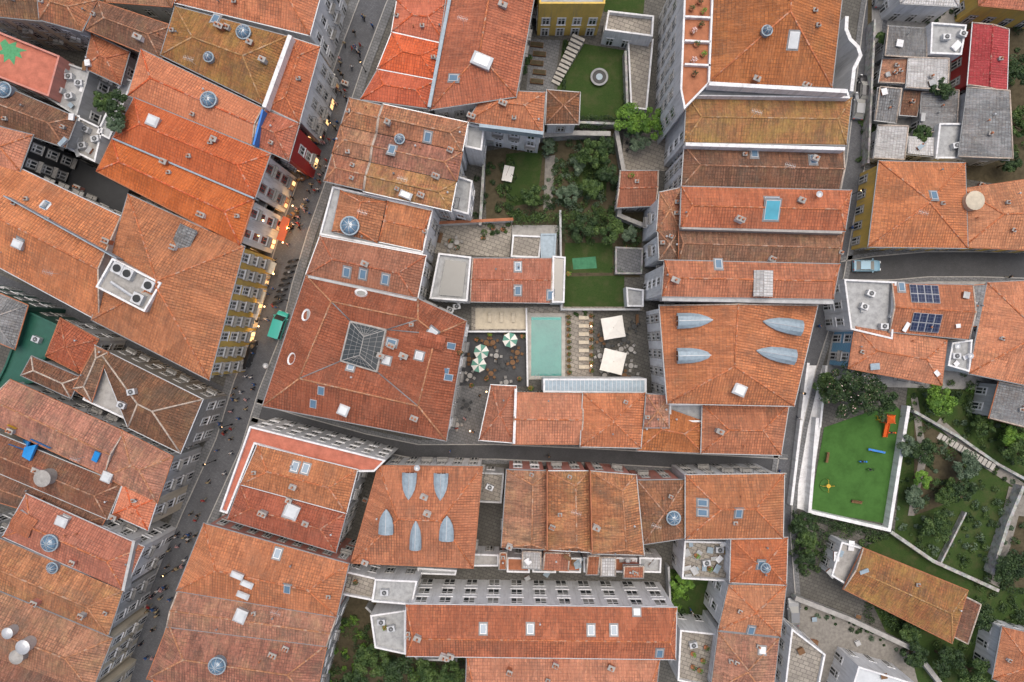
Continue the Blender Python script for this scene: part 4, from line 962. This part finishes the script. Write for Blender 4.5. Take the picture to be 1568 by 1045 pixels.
def lounger(px,py,ang=0):
    p=W(px,py,.09); e=empty('sun_lounger',p); X=Vector((math.cos(ang),math.sin(ang),0));Y=Vector((-X.y,X.x,0));Z=Vector((0,0,1)); mb=MB()
    mb.frame(p+Z*.3-X*.2,X,Y,Z,.5,.27,.05,0); B=(X*.9+Z*.45).normalized(); mb.frame(p+Z*.42+X*.58,B,Y,B.cross(Y),.28,.27,.05,0)
    for a in (-.6,.25):
        for b in (-.22,.22): mb.tube(p+X*a+Y*b,p+X*a+Y*b+Z*.28,.025,n=5,mi=1)
    mb.obj('frame_and_cushion',[M['deck'],M['wood']],e)
for i in range(7): lounger(893,487+i*12.5,0)
for i in range(3): lounger(750+i*18,487,1.57)
def bench(px,py,ang=0,l=1.6):
    p,_=hit(px,py); X=Vector((math.cos(ang),math.sin(ang),0));Y=Vector((-X.y,X.x,0));Z=Vector((0,0,1)); mb=MB()
    for k in (-.15,0,.15): mb.frame(p+Z*.45+Y*k,X,Y,Z,l/2,.06,.02,0)
    mb.frame(p+Z*.7+Y*.24,X,Y,Z,l/2,.02,.12,0)
    for s_ in (-1,1): mb.frame(p+Z*.21+X*s_*l*.4,X,Y,Z,.04,.2,.21,1)
    mb.obj('bench',[M['wood'],M['iron']])
bench(975,490,1.57); bench(780,265,1.2); bench(675,365,1.3); bench(1265,700,1.4)
for (x,y,w_,l_,m_) in [(778,268,.7,1.1,'cloth'),(676,340,.8,.5,'cloth')]:
    p=W(x,y,.05); mb=MB(); mb.box(p+Vector((0,0,.4)),(w_,l_,.35),-.2,0); mb.box(p+Vector((0,0,.78)),(w_+.08,l_+.08,.03),-.2,0); mb.obj('storage_chest',[M[m_]])
FL([(785,360),(830,362),(826,396),(782,394)],1.8,'white','patio',.3,name='garden_store',win=None)
FL([(828,358),(852,358),(850,396),(828,396)],2.4,'zinc','zinc',.15,name='garden_store',win=None)
FL([(942,378),(985,380),(983,420),(942,420)],1.0,'masonry','pave',.1,name='raised_terrace',win=None)
p=W(917,120,.04); e=empty('trampoline',p); mb=MB(); mb.revolve(p+Vector((0,0,.55)),[(1.0,0),(.99,.03)],24,0); mb.obj('mat',[M['black']],e)
mb=MB(); P=[p+Vector((1.2*math.cos(t*math.pi/12),1.2*math.sin(t*math.pi/12),0)) for t in range(24)]; ribbon(mb,P,.3,.58,.62,0,True); mb.obj('safety_pad',[M['zincd']],e)
mb=MB()
for t in range(0,24,4): mb.tube(P[t],P[t]+Vector((0,0,.58)),.03,n=6)
mb.obj('legs',[M['steel']],e)
mb=MB(); mb.revolve(p+Vector((0,0,.585)),[(.5,0),(.49,.004)],20,0); mb.obj('mat_centre',[M['zinc']],e)
def playtower(px,py):
    p=W(px,py,.05); e=empty('playground_slide_tower',p); Z=Vector((0,0,1)); mb=MB()
    for a in (-.6,.6):
        for b in (-.6,.6): mb.tube(p+Vector((a,b,0)),p+Vector((a,b,2.4)),.06,n=8,mi=0)
    mb.box(p+Vector((0,0,1.2)),(.62,.62,.05),0,1)
    mb.add([p+Vector((-.6,-.6,2.3)),p+Vector((.6,-.6,2.3)),p+Vector((.6,.6,2.3)),p+Vector((-.6,.6,2.3)),p+Vector((0,0,2.9))],[(0,1,4),(1,2,4),(2,3,4),(3,0,4)],0)
    a=p+Vector((0,-.6,1.25)); b=p+Vector((.1,-2.9,.25)); d=(b-a).normalized(); X=Vector((1,0,0)); N=X.cross(d); mb.frame((a+b)/2,X,d,N,.3,(b-a).length/2,.03,0)
    for s_ in (-1,1): mb.frame((a+b)/2+X*s_*.32+Z*.1,X,d,N,.03,(b-a).length/2,.12,0)
    for k in range(6): mb.tube(p+Vector((-.9-.02*k,-.3,.2*k+.1)),p+Vector((-.9-.02*k,.3,.2*k+.1)),.03,n=5,mi=3)
    mb.tube(p+Vector((-1.2,-.3,0)),p+Vector((-.65,-.3,1.3)),.04,n=6,mi=3); mb.tube(p+Vector((-1.2,.3,0)),p+Vector((-.65,.3,1.3)),.04,n=6,mi=3)
    mb.frame(p+Vector((.62,0,1.6)),Vector((0,1,0)),X,Z,.5,.03,.35,2)
    mb.obj('tower',[M['orange'],M['wood'],M['bluep'],M['yellowp']],e)
playtower(1352,640)
def springrider(px,py,mat):
    p=W(px,py,.1); mb=MB()
    for i in range(16):
        t=i*1.2; q=lambda t:p+Vector((.1*math.cos(t),.1*math.sin(t),.02*t+.02)); mb.tube(q(t),q(t+1.2),.02,n=4,mi=1)
    mb.frame(p+Vector((0,0,.55)),Vector((1,0,0)),Vector((0,1,0)),Vector((0,0,1)),.5,.06,.2,0); mb.box(p+Vector((-.1,0,.72)),(.18,.16,.03),0,1); mb.tube(p+Vector((.25,-.2,.85)),p+Vector((.25,.2,.85)),.03,n=5,mi=1); mb.revolve(p+Vector((.45,0,.65)),[(.12,0),(.16,.12),(.12,.24),(.03,.28)],8,0)
    mb.obj('spring_rider',[M[mat],M['iron']])
springrider(1330,718,'turf'); springrider(1318,706,'bluep'); springrider(1362,662,'orange')
p=W(1265,743,.1); mb=MB(); mb.revolve(p,[(1.0,.1),(1.02,.16),(.98,.18)],20,0); mb.tube(p,p+Vector((0,0,.9)),.08,n=8,mi=1); mb.revolve(p+Vector((0,0,.8)),[(.3,0),(.32,.05),(.28,.07)],14,1)
for t in range(4):
    a=t*math.pi/2; D=Vector((math.cos(a),math.sin(a),0)); mb.tube(p+D*.95+Vector((0,0,.18)),p+D*.95+Vector((0,0,.85)),.03,n=5,mi=1); mb.tube(p+D*.95+Vector((0,0,.85)),p+Vector((0,0,.85)),.03,n=5,mi=1)
mb.obj('merry_go_round',[M['turf'],M['yellowp']])
p=W(1340,690,.1); mb=MB(); mb.box(p+Vector((0,0,.5)),(1.3,.15,.06),-.2,0); mb.tube(p,p+Vector((0,0,.5)),.12,n=8,mi=1)
for s_ in (-1,1): mb.tube(p+Vector((s_*1.0,0,.5)),p+Vector((s_*1.0,-s_*.1,.85)),.03,n=5,mi=1)
mb.obj('seesaw',[M['bluep'],M['orange']])
bench(1310,768,-.15)
def paint(name,c):
    q=NT(name,0.3,0.6); q.b.inputs['Coat Weight'].default_value=.6; n=q.noise(q.pos(),1.5,3); return q.col(q.mix(n,c,tuple(x*.85 for x in c)))
PT={'blk':paint('car_paint_black',(0.02,0.02,0.024)),'blu':paint('car_paint_pale_blue',(0.22,0.42,0.55)),'tq':paint('car_paint_turquoise',(0.03,0.42,0.36)),'gr':paint('car_paint_grey',(0.2,0.21,0.22)),'wh':paint('car_paint_white',(.7,.7,.7))}
def car(px,py,ang,pt,kind='car',zb=.03):
    p=W(px,py,zb); e=empty('parked_car' if kind=='car' else 'delivery_van',p); X=Vector((math.cos(ang),math.sin(ang),0));Y=Vector((-X.y,X.x,0));Z=Vector((0,0,1))
    if kind=='car':
        prof=[(-2.05,.45,.80),(-2.0,.85,.86),(-1.7,.98,.88),(-1.2,1.0,.88),(0.7,.98,.88),(1.5,.9,.85),(1.95,.72,.78),(2.08,.45,.70)]; cab=[(-1.75,.95,.74),(-1.25,1.42,.60),(.1,1.45,.60),(.95,.96,.74)]
    else:
        prof=[(-2.1,.5,.86),(-2.08,1.1,.88),(-1.5,1.15,.9),(1.1,1.1,.88),(1.7,1.0,.86),(2.05,.8,.8),(2.12,.5,.75)]; cab=[(-2.06,1.1,.87),(-2.0,1.9,.78),(.7,1.92,.78),(1.45,1.05,.82)]
    mb=MB(); vs=[];n=len(prof)
    for x,z,w in prof:
        vs+= [p+X*x+Y*w+Z*.28,p+X*x+Y*w*1.0+Z*(z-.15),p+X*x+Y*w*.88+Z*z,p+X*x-Y*w*.88+Z*z,p+X*x-Y*w+Z*(z-.15),p+X*x-Y*w+Z*.28]
    fs=[]
    for i in range(n-1):
        for k in range(6): fs.append((i*6+k,i*6+(k+1)%6,(i+1)*6+(k+1)%6,(i+1)*6+k))
    fs+=[(0,1,2,3,4,5),tuple((n-1)*6+k for k in range(5,-1,-1))]; mb.add(vs,fs,0)
    (x0,z0,w0),(x1,z1,w1),(x2,z2,w2),(x3,z3,w3)=cab
    C=[p+X*x0+Y*w0+Z*z0,p+X*x3+Y*w3+Z*z3,p+X*x3-Y*w3+Z*z3,p+X*x0-Y*w0+Z*z0,p+X*x1+Y*w1+Z*z1,p+X*x2+Y*w2+Z*z2,p+X*x2-Y*w2+Z*z2,p+X*x1-Y*w1+Z*z1]
    mb.add(C,[(0,1,5,4),(1,2,6,5),(2,3,7,6),(3,0,4,7)],1 )
    mb.frame((C[4]+C[6])/2+Z*.02,X,Y,Z,(x2-x1)/2+.06,w1+.02,.03,0)
    for a,b in ((0,4),(1,5),(2,6),(3,7)): mb.tube(C[a],C[b],.05,n=5,mi=0)
    for s_ in (-1,1):
        q=p+X*(x1+x2)/2*.9+Y*s_*(w0+w1)/2; mb.tube(q+Z*(z0+.02),q+Z*(z1),.04,n=4,mi=0)
        mb.frame(p+X*(x3-.25)+Y*s_*(w3+.24)+Z*(z3+.05),X,Y,Z,.08,.1,.07,0)
        fx=prof[-1][0]-.08; mb.frame(p+X*fx+Y*s_*.55+Z*.62,X,Y,Z,.1,.16,.07,3); mb.frame(p+X*(prof[0][0]+.03)+Y*s_*.62+Z*.75,X,Y,Z,.06,.12,.08,4)
        for wx in (prof[0][0]+.75,prof[-1][0]-.8):
            c=p+X*wx+Z*.32+Y*s_*.72; mb.tube(c,c+Y*s_*.2,.32,n=16,mi=2); mb.tube(c+Y*s_*.2,c+Y*s_*.21,.19,n=12,mi=3)
    mb.obj('bodywork',[PT[pt],M['glass'],M['rubber'],M['steel'],M['red']],e)
car(1324,408,0,'blu'); car(1320,138,1.5,'blk'); car(1312,165,1.45,'gr'); car(430,498,1.25,'tq','van') ; car(382,540,1.25,'blk','van'); car(1212,935,1.6,'gr'); car(1345,-5,1.5,'gr')
def moto(px,py,ang):
    p=W(px,py,.14); X=Vector((math.cos(ang),math.sin(ang),0));Y=Vector((-X.y,X.x,0));Z=Vector((0,0,1)); mb=MB()
    for s_ in (-.62,.62): c=p+X*s_+Z*.3; mb.tube(c-Y*.06,c+Y*.06,.3,n=14,mi=1)
    mb.frame(p+Z*.5,X,Y,Z,.4,.13,.16,0); mb.frame(p+Z*.78-X*.25,X,Y,Z,.35,.14,.05,1); mb.frame(p+Z*.78+X*.2,X,Y,Z,.18,.15,.1,0)
    mb.tube(p+X*.62+Z*.3,p+X*.4+Z*1.0,.04,n=5,mi=2); mb.tube(p+X*.4+Z*1.0-Y*.35,p+X*.4+Z*1.0+Y*.35,.025,n=5,mi=2); mb.frame(p+X*.55+Z*.85,X,Y,Z,.08,.1,.1,2)
    mb.obj('motorcycle',[PT['blk'] if random.random()<.7 else PT['gr'],M['rubber'],M['iron']])
for i in range(8): moto(446-i*3.4+4,400+i*9,.25)
for (x,y,a,mt) in [(462,228,1.25,'red'),(458,240,1.25,'red'),(436,342,1.2,'orange'),(432,360,1.2,'orange'),(480,180,1.25,'clothg'),(399,455,1.25,'cream'),(390,480,1.25,'cloth'),(505,120,1.2,'cloth'),(415,410,1.2,'cream')]:
    c=W(x,y,2.6); X=Vector((math.cos(a),math.sin(a),0)); Y=Vector((X.y,-X.x,0)); Z=Vector((0,0,1)); mb=MB()
    v=[c-X*.9+Z*.3-Y*.5,c+X*.9+Z*.3-Y*.5,c+X*.9+Y*.5-Z*.1,c-X*.9+Y*.5-Z*.1]; mb.add(v,[(0,1,2,3)]); mb.add([v[3],v[2],v[2]-Z*.2,v[3]-Z*.2],[(0,1,2,3)])
    for s_ in (0,1): mb.add([v[s_],v[3-s_],v[3-s_]-Z*.2],[(0,1,2)])
    for k in (2,3): mb.tube(Vector((v[k].x,v[k].y,.12)),v[k],.03,n=5,mi=1)
    mb.obj('shop_awning',[M[mt],M['iron']])
LM=NT('lamp_glow',.5,.3); LM.set(LM.b.inputs['Emission Color'],(1,.62,.3)); LM.b.inputs['Emission Strength'].default_value=6; M['glow']=LM.col((.8,.6,.4))
def lamp(px,py,lit=True):
    p=W(px,py,0.1); mb=MB(); mb.revolve(p,[(.14,0),(.1,.3),(.05,.5),(.05,3.6),(.12,3.65)],10,0); mb.revolve(p+Vector((0,0,3.7)),[(.1,0),(.2,.4)],6,1); mb.revolve(p+Vector((0,0,4.1)),[(.24,0),(.1,.18),(.03,.3)],6,0); mb.obj('street_lamp',[M['iron'],M['glow' if lit else 'opal']])
for a in [(560,110),(515,200),(495,265),(440,460),(355,650),(330,705),(268,870),(1215,600),(1300,300)]: lamp(*a)
for (x,y,pw) in [(464,236,170),(449,316,140),(441,350,240),(434,372,140),(478,190,80),(406,470,90),(397,500,80),(420,420,60),(745,600,25),(720,660,40),(905,500,12),(905,560,12),(712,500,12)]:
    p=W(x,y,2.3); l=bpy.data.lights.new('shop_lamp','POINT'); l.energy=pw; l.color=(1,.55,.22); l.shadow_soft_size=.15; o=bpy.data.objects.new('shop_lamp_light',l); COL.objects.link(o); o.location=p
    mb=MB(); mb.revolve(p+Vector((0,0,.2)),[(.06,0),(.12,.1),(.1,.2),(.03,.26)],10,0); mb.tube(p+Vector((0,0,.45)),p+Vector((0,0,.7)),.015,n=4,mi=1); mb.obj('hanging_lamp',[M['glow'],M['iron']])
for (x,y) in [(450,330),(440,350),(465,275),(470,265)]: tableset(x,y,.3,'wood',2)
def person_mesh(k,top,leg,hair):
    st=[.28,.18,-.22,.0][k]
    J=[(0,0,.95),(0,0,1.12),(0,0,1.30),(.01,0,1.44),(.02,0,1.52),(.03,0,1.62),(.03,0,1.70)]
    Rr=[.14,.125,.15,.09,.055,.095,.085]; E=[(i,i+1) for i in range(6)]
    def chain(root,pts):
        last=root
        for q,r in pts: J.append(q); Rr.append(r); E.append((last,len(J)-1)); last=len(J)-1
        return last
    for s_ in (-1,1):
        f=st*s_
        chain(0,[((0,.09*s_,.88),.10),((f*.6,.10*s_,.48),.065),((f-.05 if f<0 else f,.10*s_,.09),.045),((f+.13,.11*s_,.04),.04)])
        g_=-f*.8
        hd=chain(2,[((0,.17*s_,1.36),.07),((g_*.5-.02,.23*s_,1.10),.048),((g_+.05,.24*s_,.86),.034),((g_+.08,.24*s_,.79),.032)])
        for q in range(4): chain(hd,[((g_+.07+.018*q,.235*s_,.71+.008*abs(q-1.5)),.009)])
        chain(hd,[((g_+.13,.22*s_,.77),.010)])
    chain(5,[((.135,0,1.615),.014)])
    me=bpy.data.meshes.new('p'); me.from_pydata(J,E,[]); o=bpy.data.objects.new('tmp',me); COL.objects.link(o)
    md=o.modifiers.new('s','SKIN')
    for i,r_ in enumerate(Rr): me.skin_vertices[0].data[i].radius=(r_,r_*(1.25 if i in (1,2) else 1))
    me.skin_vertices[0].data[0].use_root=True
    o.modifiers.new('u','SUBSURF').levels=1
    dg=bpy.context.evaluated_depsgraph_get(); nm=bpy.data.meshes.new_from_object(o.evaluated_get(dg)); bpy.data.objects.remove(o)
    nm.name='pedestrian_body'; nm.materials.clear()
    for m in (M['skin'],top,leg,hair,M['iron']): nm.materials.append(m)
    for p in nm.polygons:
        c=p.center; z=c.z
        if z>1.5: i=3 if (z>1.66 or c.x<0.0) else 0
        elif z>1.46: i=0
        elif z>.93: i=1
        elif abs(c.y)>.19 and z>.6: i=0 if z<.88 else 1
        elif z>.09: i=2
        else: i=4
        p.material_index=i; p.use_smooth=True
    return nm
M['skin']=plain('skin',(0.52,0.30,0.20),.6,.3,var=.05); hairm=[plain('hair_dark',(.03,.02,.015)),plain('hair_light',(.25,.15,.07))]
cl=[(.6,.6,.6),(.03,.03,.04),(.35,.04,.04),(.05,.12,.3),(.4,.33,.2),(.03,.03,.03),(.6,.35,.35)]
PM=[person_mesh(i%4,plain('shirt_%d'%i,c,.9,.1),plain('trousers_%d'%i,[(.03,.04,.07),(.02,.02,.02),(.3,.27,.2)][i%3],.9,.1),hairm[i%2]) for i,c in enumerate(cl)]
def person(px,py,z=.02,ang=None):
    p,_=hit(px,py)
    if p.z>1.2: return
    p=p+Vector((0,0,.01)); o=bpy.data.objects.new('pedestrian',random.choice(PM)); COL.objects.link(o); o.location=p; o.rotation_euler=(0,0,ang if ang is not None else random.uniform(0,6.28)); s_=random.uniform(.94,1.06); o.scale=(s_,s_,s_)
for i in range(150):
    k=random.randrange(2,len(MS)-2); t=random.random(); a,b=MS[k],MS[k+1]
    if i>110: k=random.choice([4,5]); a,b=MS[k],MS[k+1]
    person(a[0]+(b[0]-a[0])*t+random.uniform(-17,17),a[1]+(b[1]-a[1])*t+random.uniform(-4,4),.02,random.choice([1.2,-1.9])+random.uniform(-.5,.5))
for (x,y) in [(470,240),(474,250),(467,246),(480,238),(452,345),(460,350),(448,352),(545,75),(549,80),(541,78),(372,600),(360,604),(340,648),(348,660),(700,655),(712,640),(725,660),(840,697),(690,690),(735,605),(1055,930),(1058,936),(1285,330),(1300,350),(1250,500),(1190,720),(1220,640),(1540,425),(925,565),(760,550),(1205,970),(1455,240)]: person(x,y,.06)
# ================================================================== LIGHT & CAMERA
el,az=math.radians(76),math.radians(20)
w=bpy.data.worlds.new('World'); scene.world=w; w.use_nodes=True; nt=w.node_tree
sk=nt.nodes.new('ShaderNodeTexSky'); sk.sky_type='NISHITA'; sk.sun_disc=False; sk.sun_elevation=el; sk.sun_rotation=az; sk.air_density=1.0; sk.dust_density=7.0; sk.ozone_density=1.0
bg=nt.nodes['Background']; bg.inputs[1].default_value=0.15; nt.links.new(sk.outputs[0],bg.inputs[0])
sd=bpy.data.lights.new('sun','SUN'); sd.energy=1.25; sd.angle=math.radians(55); sd.color=(1,.96,.9); so=bpy.data.objects.new('sun',sd); COL.objects.link(so)
dirv=Vector((math.sin(az)*math.cos(el),math.cos(az)*math.cos(el),math.sin(el))); so.rotation_euler=dirv.to_track_quat('Z','Y').to_euler()
cd=bpy.data.cameras.new('camera'); co=bpy.data.objects.new('camera',cd); COL.objects.link(co); co.location=(0,0,H); co.rotation_euler=(0,0,0)
cd.sensor_width=36; cd.lens=36*H/156.8; cd.clip_end=3000; scene.camera=co
print('OBJ',len(bpy.data.objects))
